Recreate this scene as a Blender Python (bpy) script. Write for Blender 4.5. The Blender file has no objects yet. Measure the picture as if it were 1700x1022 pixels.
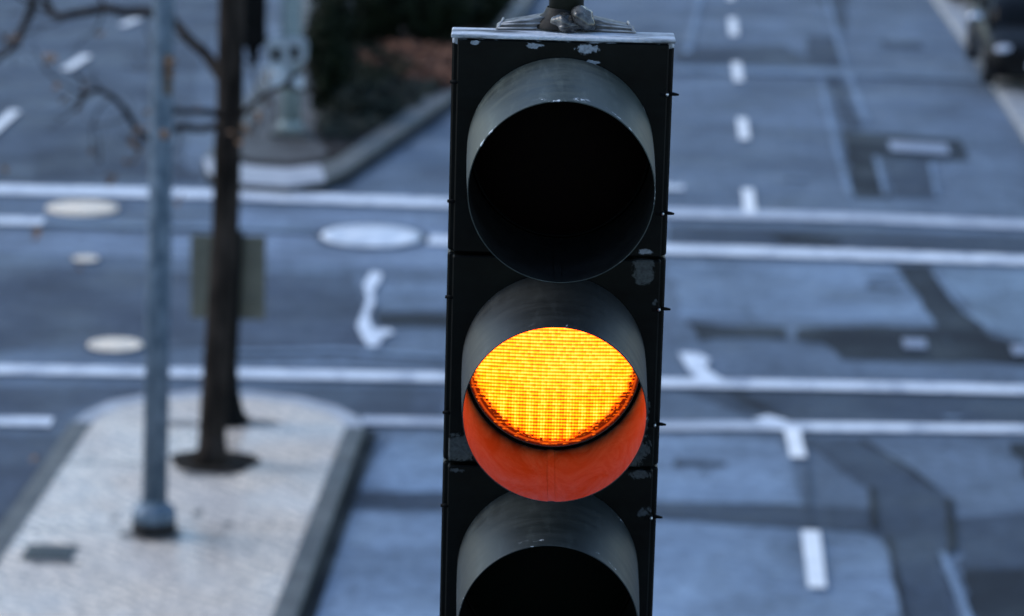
import bpy, bmesh, math, random
from mathutils import Vector, Matrix, noise
random.seed(7)
C = bpy.context.scene
R = math.radians
# ---------------------------------------------------------------- camera
W0, H0, F = 1700.0, 1022.0, 5395.0
PITCH, ROLL, CAMZ = R(13.46), 0.027, 8.5
cam_loc = Vector((0, 0, CAMZ))
r0 = Vector((1, 0, 0)); u0 = Vector((0, math.sin(PITCH), math.cos(PITCH)))
fwd = Vector((0, math.cos(PITCH), -math.sin(PITCH)))
rt = r0*math.cos(ROLL) + u0*math.sin(ROLL)
up = u0*math.cos(ROLL) - r0*math.sin(ROLL)
cd = bpy.data.cameras.new('camera'); cam = bpy.data.objects.new('camera', cd); C.collection.objects.link(cam)
M = Matrix((( rt.x, up.x, -fwd.x, 0), (rt.y, up.y, -fwd.y, 0), (rt.z, up.z, -fwd.z, CAMZ), (0, 0, 0, 1)))
cam.matrix_world = M
cd.sensor_width = 36; cd.lens = 36*F/W0; cd.clip_start = 0.1; cd.clip_end = 3000
cd.dof.use_dof = True; cd.dof.focus_distance = 4.86; cd.dof.aperture_fstop = 5.2
C.camera = cam
# ---------------------------------------------------------------- sky, sun, exposure
SUN_EL, SUN_ROT = R(38), R(285)
w = bpy.data.worlds.new('World'); C.world = w; w.use_nodes = True
nt = w.node_tree; bg = nt.nodes['Background']
sky = nt.nodes.new('ShaderNodeTexSky'); sky.sky_type = 'NISHITA'; sky.sun_disc = False
sky.sun_elevation = SUN_EL; sky.sun_rotation = SUN_ROT; sky.air_density = 1.2; sky.dust_density = 0.4; sky.ozone_density = 3.0
nt.links.new(sky.outputs[0], bg.inputs[0]); bg.inputs[1].default_value = 0.12
sl = bpy.data.lights.new('sun', 'SUN'); sl.energy = 0.85; sl.angle = R(35); sl.color = (1.0, 0.93, 0.84)
so = bpy.data.objects.new('sun', sl); C.collection.objects.link(so)
sd = Vector((math.sin(SUN_ROT)*math.cos(SUN_EL), math.cos(SUN_ROT)*math.cos(SUN_EL), math.sin(SUN_EL)))
so.rotation_euler = sd.to_track_quat('Z', 'Y').to_euler()
C.view_settings.view_transform = 'Standard'; C.view_settings.look = 'None'
C.view_settings.exposure = 1.12; C.view_settings.gamma = 1.0
# ---------------------------------------------------------------- pixel (of the 1700x1022 photo) -> place
def ray(px, py):
    return fwd*F + rt*(px - W0/2) - up*(py - H0/2)
def G(px, py, z=0.0):
    d = ray(px, py); t = (z - CAMZ)/d.z
    p = cam_loc + d*t; return Vector((p.x, p.y, z))
def AT(px, py, Y):
    d = ray(px, py); return cam_loc + d*(Y/d.y)
# ---------------------------------------------------------------- materials
def new_mat(name):
    m = bpy.data.materials.new(name); m.use_nodes = True
    return m, m.node_tree, m.node_tree.nodes['Principled BSDF']
def N(t, k, **kw):
    n = t.nodes.new(k)
    for a, b in kw.items(): setattr(n, a, b)
    return n
def math_n(t, op, a, b=None, c=None, clamp=False):
    n = N(t, 'ShaderNodeMath', operation=op); n.use_clamp = clamp
    for i, v in enumerate((a, b, c)):
        if v is None: continue
        if isinstance(v, (int, float)): n.inputs[i].default_value = v
        else: t.links.new(v, n.inputs[i])
    return n.outputs[0]
def mixc(t, f, a, b):
    n = N(t, 'ShaderNodeMix', data_type='RGBA')
    for s, v in ((0, f), (6, a), (7, b)):
        if isinstance(v, (int, float)): n.inputs[s].default_value = v
        elif isinstance(v, tuple): n.inputs[s].default_value = (*v, 1)
        else: t.links.new(v, n.inputs[s])
    return n.outputs[2]
def ramp(t, v, lo, hi):
    n = N(t, 'ShaderNodeMapRange'); n.inputs[1].default_value = lo; n.inputs[2].default_value = hi
    t.links.new(v, n.inputs[0]); return n.outputs[0]
def tex(t, scale, detail=4, vec=None, rough=0.55, dist=0):
    n = N(t, 'ShaderNodeTexNoise'); n.inputs['Scale'].default_value = scale; n.inputs['Detail'].default_value = detail
    n.inputs['Roughness'].default_value = rough; n.inputs['Distortion'].default_value = dist
    if vec is None: vec = N(t, 'ShaderNodeTexCoord').outputs['Object']
    t.links.new(vec, n.inputs['Vector']); return n.outputs[0]
def scaled(t, sx, sy, sz):
    mp = N(t, 'ShaderNodeMapping'); mp.inputs['Scale'].default_value = (sx, sy, sz)
    t.links.new(N(t, 'ShaderNodeTexCoord').outputs['Object'], mp.inputs['Vector']); return mp.outputs[0]
def surf(name, c1, c2, scale, rough=(0.5, 0.7), bump=0.0, bscale=80, metal=0.0, lo=0.35, hi=0.65, spec=0.5, vec=None):
    m, t, b = new_mat(name)
    f = ramp(t, tex(t, scale, 6, vec(t) if vec else None), lo, hi)
    t.links.new(mixc(t, f, c1, c2), b.inputs['Base Color'])
    f2 = ramp(t, tex(t, scale*3.1, 3), 0.3, 0.7)
    rr = math_n(t, 'MULTIPLY_ADD', f2, rough[1]-rough[0], rough[0]); t.links.new(rr, b.inputs['Roughness'])
    b.inputs['Metallic'].default_value = metal; b.inputs['Specular IOR Level'].default_value = spec
    if bump:
        bn = N(t, 'ShaderNodeBump'); bn.inputs['Strength'].default_value = bump; bn.inputs['Distance'].default_value = 0.01
        t.links.new(tex(t, bscale, 3), bn.inputs['Height']); t.links.new(bn.outputs[0], b.inputs['Normal'])
    return m
def asphalt(name, c, var=0.25, rough=(0.55, 0.85)):
    m, t, b = new_mat(name); b.inputs['Specular IOR Level'].default_value = 0.22
    c = (c[0]*0.70, c[1]*0.84, c[2]*0.90)
    var *= 1.3; k = tuple(x*(1-var) for x in c); l = tuple(x*(1+var) for x in c)
    big = ramp(t, tex(t, 0.55, 9, rough=0.70, dist=0.4), 0.34, 0.66)
    fine = ramp(t, tex(t, 7, 6, rough=0.85), 0.36, 0.64)
    col = mixc(t, big, k, l)
    # oil and tyre-worn stains, and paler scuffed blotches
    st = ramp(t, tex(t, 1.5, 7, scaled(t, 1.0, 0.6, 1), rough=0.75, dist=1.0), 0.57, 0.70)
    col = mixc(t, math_n(t, 'MULTIPLY', st, 0.60), col, tuple(x*0.38 for x in c))
    sc2 = ramp(t, tex(t, 2.3, 8, scaled(t, 0.6, 1, 1), rough=0.8, dist=0.6), 0.58, 0.72)
    col = mixc(t, math_n(t, 'MULTIPLY', sc2, 0.55), col, tuple(min(x*1.75, 0.4) for x in c))
    mul = N(t, 'ShaderNodeMix', data_type='RGBA', blend_type='MULTIPLY'); mul.inputs[0].default_value = 1
    t.links.new(col, mul.inputs[6])
    g = math_n(t, 'MULTIPLY_ADD', fine, 0.7, 0.65)
    cb = N(t, 'ShaderNodeCombineColor')
    for i in range(3): t.links.new(g, cb.inputs[i])
    t.links.new(cb.outputs[0], mul.inputs[7]); t.links.new(mul.outputs[2], b.inputs['Base Color'])
    wet = ramp(t, tex(t, 0.8, 5), 0.38, 0.62)
    t.links.new(math_n(t, 'MULTIPLY_ADD', wet, rough[1]-rough[0], rough[0]), b.inputs['Roughness'])
    bn = N(t, 'ShaderNodeBump'); bn.inputs['Strength'].default_value = 0.5; bn.inputs['Distance'].default_value = 0.01
    t.links.new(tex(t, 60, 3, rough=0.8), bn.inputs['Height']); t.links.new(bn.outputs[0], b.inputs['Normal'])
    return m
A0 = (0.135, 0.152, 0.195)
m_road = asphalt('asphalt_worn', A0)
m_dark = asphalt('asphalt_patch_dark', (0.015, 0.018, 0.025), 0.2)
m_mid = asphalt('asphalt_patch_mid', (0.054, 0.063, 0.086), 0.2)
m_resurf = asphalt('asphalt_resurfaced', (0.070, 0.079, 0.108), 0.25)
m_light = asphalt('asphalt_pale', (0.225, 0.255, 0.325), 0.3)
m_seam = asphalt('tar_line_pale', (0.205, 0.235, 0.30), 0.25)
def paintmat(name, c, worn, lo=0.36, hi=0.5):
    m, t, b = new_mat(name)
    f = ramp(t, tex(t, 3.2, 8, rough=0.7), lo, hi)
    t.links.new(mixc(t, f, worn, c), b.inputs['Base Color']); b.inputs['Roughness'].default_value = 0.55
    return m
m_paint = paintmat('white_road_paint', (0.68, 0.72, 0.78), (0.36, 0.40, 0.48), 0.38, 0.52)
m_dash = paintmat('bright_lane_paint', (0.80, 0.80, 0.80), (0.62, 0.64, 0.67))
m_paint_worn = paintmat('worn_road_paint', (0.50, 0.54, 0.61), (0.27, 0.30, 0.37), 0.35, 0.6)
m_kerb = surf('grey_granite', (0.060, 0.064, 0.064), (0.105, 0.11, 0.105), 2.5, (0.5, 0.75), 0.4)
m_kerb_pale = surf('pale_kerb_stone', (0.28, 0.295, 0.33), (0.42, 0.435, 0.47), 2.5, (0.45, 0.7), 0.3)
m_gutter = asphalt('dark_gutter', (0.014, 0.015, 0.018), 0.2)
m_soil = surf('dark_soil', (0.012, 0.010, 0.009), (0.03, 0.025, 0.02), 6, (0.8, 0.95), 0.6, 30, spec=0.08)
m_bed = surf('planting_bed_soil', (0.016, 0.014, 0.013), (0.050, 0.045, 0.043), 3, (0.8, 0.95), 0.6, 20, spec=0.08)
# limestone mosaic pavement
def cobble():
    m, t, b = new_mat('limestone_mosaic')
    v = N(t, 'ShaderNodeTexVoronoi', feature='F1'); v.inputs['Scale'].default_value = 13
    co = N(t, 'ShaderNodeTexCoord').outputs['Object']; t.links.new(co, v.inputs['Vector'])
    e = N(t, 'ShaderNodeTexVoronoi', feature='DISTANCE_TO_EDGE'); e.inputs['Scale'].default_value = 13; t.links.new(co, e.inputs['Vector'])
    sep = N(t, 'ShaderNodeSeparateColor'); t.links.new(v.outputs['Color'], sep.inputs[0])
    stone = mixc(t, sep.outputs[0], (0.64, 0.53, 0.42), (0.97, 0.81, 0.65))
    # fan-laid courses: arcs of stones show as slanting rows
    wv = N(t, 'ShaderNodeTexWave', wave_type='BANDS', bands_direction='DIAGONAL'); wv.inputs['Scale'].default_value = 3.4
    wv.inputs['Distortion'].default_value = 9.0; wv.inputs['Detail'].default_value = 2; wv.inputs['Detail Scale'].default_value = 0.5
    t.links.new(co, wv.inputs['Vector'])
    stone = mixc(t, math_n(t, 'MULTIPLY', ramp(t, wv.outputs[1], 0.3, 0.9), 0.7), stone, (0.36, 0.32, 0.285))
    dirt = ramp(t, tex(t, 0.9, 6, rough=0.65), 0.42, 0.68)
    stone = mixc(t, math_n(t, 'MULTIPLY', dirt, 0.5), stone, (0.46, 0.44, 0.44))
    j = ramp(t, e.outputs[0], 0.02, 0.09)
    t.links.new(mixc(t, j, (0.24, 0.22, 0.20), stone), b.inputs['Base Color'])
    wet = ramp(t, tex(t, 0.7, 4), 0.4, 0.6)
    t.links.new(math_n(t, 'MULTIPLY_ADD', wet, 0.35, 0.22), b.inputs['Roughness'])
    bn = N(t, 'ShaderNodeBump'); bn.inputs['Strength'].default_value = 0.5; bn.inputs['Distance'].default_value = 0.01
    t.links.new(e.outputs[0], bn.inputs['Height']); t.links.new(bn.outputs[0], b.inputs['Normal'])
    return m
m_pave = cobble()
m_walk = surf('pale_sidewalk', (0.20, 0.205, 0.21), (0.30, 0.30, 0.305), 1.5, (0.5, 0.7), 0.3)
m_galv = surf('galvanised_steel', (0.052, 0.086, 0.125), (0.15, 0.20, 0.26), 18, (0.45, 0.65), 0.1, 60, 0.25,
              vec=lambda t: scaled(t, 1, 1, 0.35))
m_galv_dark = surf('dark_steel_base', (0.008, 0.008, 0.009), (0.028, 0.028, 0.030), 12, (0.6, 0.8), 0.3, spec=0.15)  # near-black steel for post feet
m_bark = surf('tree_bark', (0.008, 0.0065, 0.0055), (0.040, 0.031, 0.026), 9, (0.8, 0.95), 0.9, 30, spec=0.08, vec=lambda t: scaled(t, 1, 1, 0.3))
m_leafbrown = surf('dry_leaf', (0.10, 0.045, 0.018), (0.20, 0.10, 0.04), 5, (0.6, 0.8))
m_post = surf('black_painted_iron', (0.002, 0.002, 0.002), (0.006, 0.006, 0.006), 20, (0.6, 0.8), spec=0.08)
m_signback = surf('sign_back_aluminium', (0.105, 0.103, 0.080), (0.135, 0.132, 0.103), 4, (0.5, 0.7), metal=0.0)
m_polegreen = surf('greenish_grey_paint', (0.17, 0.22, 0.23), (0.25, 0.30, 0.30), 6, (0.5, 0.7))
m_whitebox = surf('white_painted_metal', (0.42, 0.47, 0.52), (0.58, 0.62, 0.66), 6, (0.4, 0.6))
m_blackhole = surf('dark_opening', (0.006, 0.006, 0.006), (0.012, 0.012, 0.012), 20, (0.7, 0.9))
m_hedge = surf('hedge_leaf', (0.003, 0.006, 0.003), (0.014, 0.021, 0.011), 4, (0.5, 0.8), spec=0.08)
m_hedge2 = surf('grey_green_leaf', (0.014, 0.018, 0.016), (0.036, 0.044, 0.038), 4, (0.5, 0.8), spec=0.08)
m_rust_cover = surf('rust_brown_leaf', (0.06, 0.025, 0.014), (0.22, 0.085, 0.042), 3, (0.7, 0.9))
m_iron_pale = surf('pale_cover_iron', (0.56, 0.46, 0.36), (0.90, 0.76, 0.60), 14, (0.35, 0.6), 0.3)
m_iron_blue = surf('bluish_cover_iron', (0.42, 0.47, 0.54), (0.74, 0.78, 0.84), 4, (0.35, 0.6), 0.3)  # pale bluish colour for the large cover
m_iron_dark = surf('dark_cover_iron', (0.035, 0.045, 0.045), (0.07, 0.08, 0.08), 9, (0.5, 0.7), 0.3)
m_tyre = surf('tyre_rubber', (0.006, 0.006, 0.007), (0.014, 0.014, 0.015), 20, (0.6, 0.8))
m_bike = surf('black_gloss_paint', (0.003, 0.003, 0.003), (0.006, 0.006, 0.007), 5, (0.15, 0.3), spec=0.3)
m_chrome = surf('dark_chrome', (0.06, 0.06, 0.07), (0.12, 0.12, 0.14), 5, (0.15, 0.3), metal=1.0)
m_mirror = surf('mirror_chrome', (0.6, 0.62, 0.68), (0.7, 0.72, 0.78), 5, (0.1, 0.2), metal=1.0)
m_seat = surf('black_vinyl', (0.004, 0.004, 0.004), (0.007, 0.007, 0.008), 30, (0.5, 0.65), spec=0.2)
m_glass = surf('headlamp_glass', (0.35, 0.38, 0.45), (0.5, 0.52, 0.6), 5, (0.05, 0.12))
# ---- signal materials
def worn_body(name, blobs, c1=(0.0012, 0.0015, 0.0014), c2=(0.0046, 0.0062, 0.0058), wear=(0.17, 0.19, 0.20), top=None):
    m, t, b = new_mat(name)
    co = N(t, 'ShaderNodeTexCoord').outputs['Object']
    f = ramp(t, tex(t, 9, 7, scaled(t, 1, 1, 1.6), rough=0.65), 0.35, 0.7)
    col = mixc(t, f, c1, c2)
    sep = N(t, 'ShaderNodeSeparateXYZ'); t.links.new(co, sep.inputs[0])
    nz = tex(t, 30, 8, rough=0.78, dist=1.5)
    total = None
    for (x, z, rx, rz) in blobs:
        dx = math_n(t, 'DIVIDE', math_n(t, 'SUBTRACT', sep.outputs[0], x), rx)
        dz = math_n(t, 'DIVIDE', math_n(t, 'SUBTRACT', sep.outputs[2], z), rz)
        d = math_n(t, 'SQRT', math_n(t, 'ADD', math_n(t, 'MULTIPLY', dx, dx), math_n(t, 'MULTIPLY', dz, dz)))
        d = math_n(t, 'MULTIPLY_ADD', nz, 4.5, math_n(t, 'SUBTRACT', d, 2.25))
        s = ramp(t, d, 1.08, 0.92)
        total = s if total is None else math_n(t, 'MAXIMUM', total, s)
    if top:                                                   # peeled band along the upper edge
        zz = math_n(t, 'MULTIPLY_ADD', tex(t, 30, 6, scaled(t, 1, 1, 2.5), rough=0.75), 0.020, sep.outputs[2])
        s = ramp(t, zz, top, top+0.0015)
        total = s if total is None else math_n(t, 'MAXIMUM', total, s)
    if total is not None:
        fw = ramp(t, tex(t, 160, 4, rough=0.7), 0.3, 0.65)
        wc = mixc(t, fw, tuple(x*0.45 for x in wear), wear)
        col = mixc(t, math_n(t, 'MULTIPLY', total, 0.95), col, wc)
        t.links.new(math_n(t, 'MULTIPLY_ADD', total, 0.3, 0.42), b.inputs['Roughness'])
    else: b.inputs['Roughness'].default_value = 0.42
    t.links.new(col, b.inputs['Base Color']); b.inputs['Specular IOR Level'].default_value = 0.10
    bn = N(t, 'ShaderNodeBump'); bn.inputs['Strength'].default_value = 0.15; bn.inputs['Distance'].default_value = 0.002
    t.links.new(tex(t, 35, 6), bn.inputs['Height']); t.links.new(bn.outputs[0], b.inputs['Normal'])
    return m
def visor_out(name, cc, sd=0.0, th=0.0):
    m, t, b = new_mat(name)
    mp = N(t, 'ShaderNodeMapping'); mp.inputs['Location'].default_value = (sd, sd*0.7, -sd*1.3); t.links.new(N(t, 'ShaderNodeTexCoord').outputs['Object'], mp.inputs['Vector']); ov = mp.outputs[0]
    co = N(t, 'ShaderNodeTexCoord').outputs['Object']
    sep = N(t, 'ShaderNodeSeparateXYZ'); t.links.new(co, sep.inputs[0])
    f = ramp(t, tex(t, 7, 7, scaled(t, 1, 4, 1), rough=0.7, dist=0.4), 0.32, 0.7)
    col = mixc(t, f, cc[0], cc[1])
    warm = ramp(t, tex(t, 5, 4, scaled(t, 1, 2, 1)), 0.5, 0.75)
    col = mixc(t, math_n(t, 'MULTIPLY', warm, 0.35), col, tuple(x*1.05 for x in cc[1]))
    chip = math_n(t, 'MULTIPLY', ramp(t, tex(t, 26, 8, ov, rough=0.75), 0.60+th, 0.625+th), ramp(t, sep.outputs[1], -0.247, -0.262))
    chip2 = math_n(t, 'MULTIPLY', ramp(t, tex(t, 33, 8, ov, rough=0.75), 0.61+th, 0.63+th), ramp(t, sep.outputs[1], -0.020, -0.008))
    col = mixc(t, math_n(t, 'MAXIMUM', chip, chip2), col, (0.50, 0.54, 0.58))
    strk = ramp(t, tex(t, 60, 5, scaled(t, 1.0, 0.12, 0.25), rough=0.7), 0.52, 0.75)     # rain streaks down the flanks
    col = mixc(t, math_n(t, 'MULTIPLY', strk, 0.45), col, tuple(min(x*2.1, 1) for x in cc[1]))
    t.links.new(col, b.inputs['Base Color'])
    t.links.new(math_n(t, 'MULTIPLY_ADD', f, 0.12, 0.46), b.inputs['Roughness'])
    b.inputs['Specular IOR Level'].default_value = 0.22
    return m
def visor_in():
    m, t, b = new_mat('visor_inner_paint')
    f = ramp(t, tex(t, 16, 9, scaled(t, 1, 0.45, 1), rough=0.72, dist=1.2), 0.36, 0.64)
    col = mixc(t, f, (0.003, 0.012, 0.016), (0.021, 0.090, 0.105))
    sp = ramp(t, tex(t, 90, 3), 0.68, 0.71); col = mixc(t, sp, col, (0.01, 0.01, 0.01))
    t.links.new(col, b.inputs['Base Color']); b.inputs['Roughness'].default_value = 0.6; b.inputs['Specular IOR Level'].default_value = 0.1
    return m
m_vin_dark = surf('visor_inner_paint_unlit', (0.006, 0.0066, 0.0068), (0.013, 0.014, 0.014), 12, (0.55, 0.7), spec=0.1)  # darker copy for the unlit visors, their shade put into the colour
m_vout, m_vin = visor_out('visor_outer_paint', ((0.014, 0.021, 0.021), (0.046, 0.056, 0.050))), visor_in()
m_vout2 = visor_out('visor_outer_paint_shaded', ((0.011, 0.013, 0.014), (0.022, 0.025, 0.026)), 3.7, 0.03)  # darker copies for the lower visors: shade from above put into the colour
m_vout3 = visor_out('visor_outer_paint_shaded_low', ((0.010, 0.014, 0.015), (0.024, 0.030, 0.031)), 8.3, 0.01)
m_gasket_dark = surf('unlit_black_gasket', (0.003, 0.003, 0.003), (0.005, 0.005, 0.005), 20, (0.6, 0.7), spec=0.05)  # darker gasket copy for the sections without a lit lamp, shade in the colour
m_gasket = surf('black_rubber_gasket', (0.016, 0.016, 0.016), (0.022, 0.022, 0.022), 20, (0.3, 0.4), spec=0.5)
m_lensdark_r = surf('unlit_red_lens', (0.002, 0.0006, 0.0006), (0.003, 0.0008, 0.0008), 60, (0.5, 0.6), spec=0.05)
m_lensdark_g = surf('unlit_green_lens', (0.0006, 0.002, 0.0015), (0.0008, 0.003, 0.002), 60, (0.5, 0.6), spec=0.05)
m_screw = surf('steel_screw', (0.5, 0.5, 0.48), (0.62, 0.62, 0.6), 40, (0.2, 0.35), metal=1.0)
m_pipe = surf('black_steel_pipe', (0.008, 0.010, 0.008), (0.018, 0.022, 0.016), 15, (0.45, 0.6))
m_cast = surf('weathered_cast_metal', (0.035, 0.034, 0.034), (0.13, 0.13, 0.135), 55, (0.4, 0.6), 0.3, 120)
m_putty = surf('grey_sealant', (0.014, 0.014, 0.014), (0.11, 0.11, 0.11), 45, (0.18, 0.3), 0.1, 60, lo=0.42, hi=0.62)
def led():
    m, t, b = new_mat('lit_amber_led_lens')
    co = N(t, 'ShaderNodeTexCoord').outputs['Object']
    sep = N(t, 'ShaderNodeSeparateXYZ'); t.links.new(co, sep.inputs[0]); X, Z = sep.outputs[0], sep.outputs[2]
    wob = math_n(t, 'MULTIPLY_ADD', tex(t, 14, 2), 0.0016, Z)
    row = math_n(t, 'MULTIPLY_ADD', math_n(t, 'SINE', math_n(t, 'MULTIPLY', wob, 2*math.pi/0.0056)), 0.5, 0.5)
    row = ramp(t, row, 0.12, 0.75)
    colm = math_n(t, 'MULTIPLY_ADD', math_n(t, 'SINE', math_n(t, 'MULTIPLY', X, 2*math.pi/0.0046)), 0.5, 0.5)
    # brighter LED columns behind the lens
    big = math_n(t, 'MULTIPLY_ADD', math_n(t, 'SINE', math_n(t, 'MULTIPLY', X, 2*math.pi/0.021)), 0.5, 0.5)
    low = ramp(t, Z, -0.02, -0.115)                          # LED cells separate towards the lower edge
    snap = N(t, 'ShaderNodeVectorMath', operation='SNAP'); t.links.new(co, snap.inputs[0]); snap.inputs[1].default_value = (0.0046, 1, 0.0056)
    wn = N(t, 'ShaderNodeTexWhiteNoise'); t.links.new(snap.outputs[0], wn.inputs[0])
    rnd = wn.outputs[0]
    v = math_n(t, 'MULTIPLY_ADD', row, 0.62, 0.10)
    v = math_n(t, 'MULTIPLY_ADD', colm, math_n(t, 'MULTIPLY_ADD', low, 0.22, 0.08), v)
    v = math_n(t, 'MULTIPLY_ADD', rnd, 0.22, v)
    v = math_n(t, 'SUBTRACT', v, math_n(t, 'MULTIPLY', low, math_n(t, 'MULTIPLY_ADD', big, -0.38, 0.42)))
    v = math_n(t, 'ADD', v, math_n(t, 'MULTIPLY_ADD', tex(t, 22, 3), 0.36, -0.18))
    # lit area, smaller than the lens, set slightly up
    zc = math_n(t, 'SUBTRACT', Z, -0.001)
    rad = math_n(t, 'POWER', math_n(t, 'ADD', math_n(t, 'POWER', math_n(t, 'ABSOLUTE', X), 1.72), math_n(t, 'POWER', math_n(t, 'ABSOLUTE', zc), 1.72)), 1/1.72)
    true_r = math_n(t, 'SQRT', math_n(t, 'ADD', math_n(t, 'MULTIPLY', X, X), math_n(t, 'MULTIPLY', Z, Z)))
    jit = math_n(t, 'MULTIPLY_ADD', math_n(t, 'SUBTRACT', rnd, 0.5), 0.010, rad)
    lit = ramp(t, jit, 0.1285, 0.1215)
    cr = N(t, 'ShaderNodeValToRGB'); t.links.new(v, cr.inputs[0]); el = cr.color_ramp.elements
    el[0].position = 0.0; el[0].color = (6.0*0.16, 0.03, 0.0, 1)
    el[1].position = 1.0; el[1].color = (1, 1, 1, 1)
    cr.color_ramp.elements.remove(el[1])
    for p, c in ((0.12, (1.0, 0.10, 0.0)), (0.32, (1.0, 0.26, 0.003)), (0.52, (1, 0.52, 0.002)), (0.80, (1, 0.66, 0.01)), (1.0, (1, 0.86, 0.13))):
        e = el.new(p); e.color = (*c, 1)
    # red glow between the LED board and the rim, speckled
    spk = ramp(t, math_n(t, 'MULTIPLY', rnd, row), 0.55, 0.85)
    edge = mixc(t, spk, (0.12, 0.006, 0.0), (1.0, 0.14, 0.003))
    rim = math_n(t, 'MULTIPLY', ramp(t, true_r, 0.1300, 0.1316), ramp(t, true_r, 0.1345, 0.1330))
    edge = mixc(t, math_n(t, 'MULTIPLY', rim, 0.8), edge, (0.55, 0.055, 0.004))  # emissive ring painted in for the reflection inside the lens edge
    colr = mixc(t, lit, edge, cr.outputs[0])
    # strong red in the light itself (the picture clips it)
    sc = N(t, 'ShaderNodeSeparateColor'); t.links.new(colr, sc.inputs[0])
    rr = math_n(t, 'MULTIPLY', sc.outputs[0], math_n(t, 'MULTIPLY_ADD', lit, LED_RED-1, 1.0))
    cb = N(t, 'ShaderNodeCombineColor'); t.links.new(rr, cb.inputs[0]); t.links.new(sc.outputs[1], cb.inputs[1]); t.links.new(sc.outputs[2], cb.inputs[2])
    t.links.new(cb.outputs[0], b.inputs['Emission Color']); b.inputs['Emission Strength'].default_value = LED_STR
    b.inputs['Base Color'].default_value = (0.05, 0.015, 0.003, 1); b.inputs['Roughness'].default_value = 0.35
    return m
LED_RED, LED_STR = 6.8, 0.66
m_led = led()
# ---------------------------------------------------------------- mesh helpers
class MB:
    def __init__(s): s.b = bmesh.new()
    def face(s, pts, mi=0):
        f = s.b.faces.new([s.b.verts.new(p) for p in pts]); f.material_index = mi; return f
    def box(s, c, d, rz=0, bev=0, mi=0, rx=0):
        g = bmesh.ops.create_cube(s.b, size=1); vs = g['verts']
        Mx = Matrix.Translation(Vector(c)) @ Matrix.Rotation(rz, 4, 'Z') @ Matrix.Rotation(rx, 4, 'X') @ Matrix.Diagonal((*d, 1))
        bmesh.ops.transform(s.b, matrix=Mx, verts=vs)
        fs = list({f for v in vs for f in v.link_faces})
        for f in fs: f.material_index = mi
        if bev:
            es = list({e for v in vs for e in v.link_edges})
            bmesh.ops.bevel(s.b, geom=es, offset=bev, segments=2, affect='EDGES', profile=0.5)
        return s
    def tube(s, pts, rad, n=12, cap=True, mi=0):
        pts = [Vector(p) for p in pts]
        if not isinstance(rad, (list, tuple)): rad = [rad]*len(pts)
        rings = []; prev = None
        for i, p in enumerate(pts):
            a = pts[max(i-1, 0)]; c = pts[min(i+1, len(pts)-1)]; d = (c-a).normalized()
            if prev is None: x = d.orthogonal().normalized()
            else: x = (prev - d*prev.dot(d)).normalized()
            prev = x; y = d.cross(x)
            rings.append([s.b.verts.new(p + (x*math.cos(2*math.pi*k/n) + y*math.sin(2*math.pi*k/n))*rad[i]) for k in range(n)])
        for a, c in zip(rings, rings[1:]):
            for k in range(n):
                f = s.b.faces.new((a[k], a[(k+1) % n], c[(k+1) % n], c[k])); f.smooth = True; f.material_index = mi
        if cap:
            for r_ in (rings[0][::-1], rings[-1]):
                f = s.b.faces.new(r_); f.material_index = mi
        return s
    def lathe(s, prof, axis='Z', n=48, org=(0, 0, 0), mi=0, mat=None, smooth=True, mis=None):
        org = Vector(org); rings = []
        for (r_, h) in prof:
            ring = []
            for k in range(n):
                a = 2*math.pi*k/n
                if axis == 'Z': v = Vector((r_*math.cos(a), r_*math.sin(a), h))
                elif axis == 'Y': v = Vector((r_*math.cos(a), h, r_*math.sin(a)))
                else: v = Vector((h, r_*math.cos(a), r_*math.sin(a)))
                if mat is not None: v = mat @ v
                ring.append(s.b.verts.new(v+org))
            rings.append(ring)
        for j, (a, c) in enumerate(zip(rings, rings[1:])):
            for k in range(n):
                f = s.b.faces.new((a[k], a[(k+1) % n], c[(k+1) % n], c[k])); f.smooth = smooth
                f.material_index = mis[j] if mis else mi
        return s
    def prism(s, poly, z0, z1, mi=0):
        a = [s.b.verts.new((p[0], p[1], z0)) for p in poly]; c = [s.b.verts.new((p[0], p[1], z1)) for p in poly]
        n = len(poly)
        fs = [s.b.faces.new(a[::-1]), s.b.faces.new(c)]
        for k in range(n): fs.append(s.b.faces.new((a[k], a[(k+1) % n], c[(k+1) % n], c[k])))
        for f in fs: f.material_index = mi
        return s
    def sphere(s, c, r_, sub=2, sc=(1, 1, 1), nz=0, mi=0, fr=1.0, seed=0):
        g = bmesh.ops.create_icosphere(s.b, subdivisions=sub, radius=1)
        for v in g['verts']:
            p = v.co.copy()
            if nz: p *= 1 + nz*noise.noise(p*fr + Vector((seed, seed*1.3, 0)))
            v.co = Vector((p.x*sc[0], p.y*sc[1], p.z*sc[2]))*r_ + Vector(c)
            for f in v.link_faces: f.smooth = True; f.material_index = mi
        return s
    def build(s, name, mats, parent=None, loc=None, normals=True):
        if normals: bmesh.ops.recalc_face_normals(s.b, faces=s.b.faces[:])
        me = bpy.data.meshes.new(name); s.b.to_mesh(me); s.b.free()
        for m in (mats if isinstance(mats, (list, tuple)) else [mats]): me.materials.append(m)
        o = bpy.data.objects.new(name, me); C.collection.objects.link(o)
        if parent is not None: o.parent = parent
        if loc is not None: o.location = loc
        return o
def tag(o, label=None, cat=None, group=None, kind=None):
    if label: o['label'] = label
    if cat: o['category'] = cat
    if group: o['group'] = group
    if kind: o['kind'] = kind
    return o
def empty(name, loc, label, cat, group=None, rz=0):
    o = bpy.data.objects.new(name, None); C.collection.objects.link(o); o.location = loc; o.rotation_euler.z = rz
    o.empty_display_size = 0.2
    return tag(o, label, cat, group)
def copy_tree(o, parent=None):
    c = o.copy(); C.collection.objects.link(c); c.parent = parent
    for ch in list(o.children): copy_tree(ch, c)
    return c
layer = {}
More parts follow.
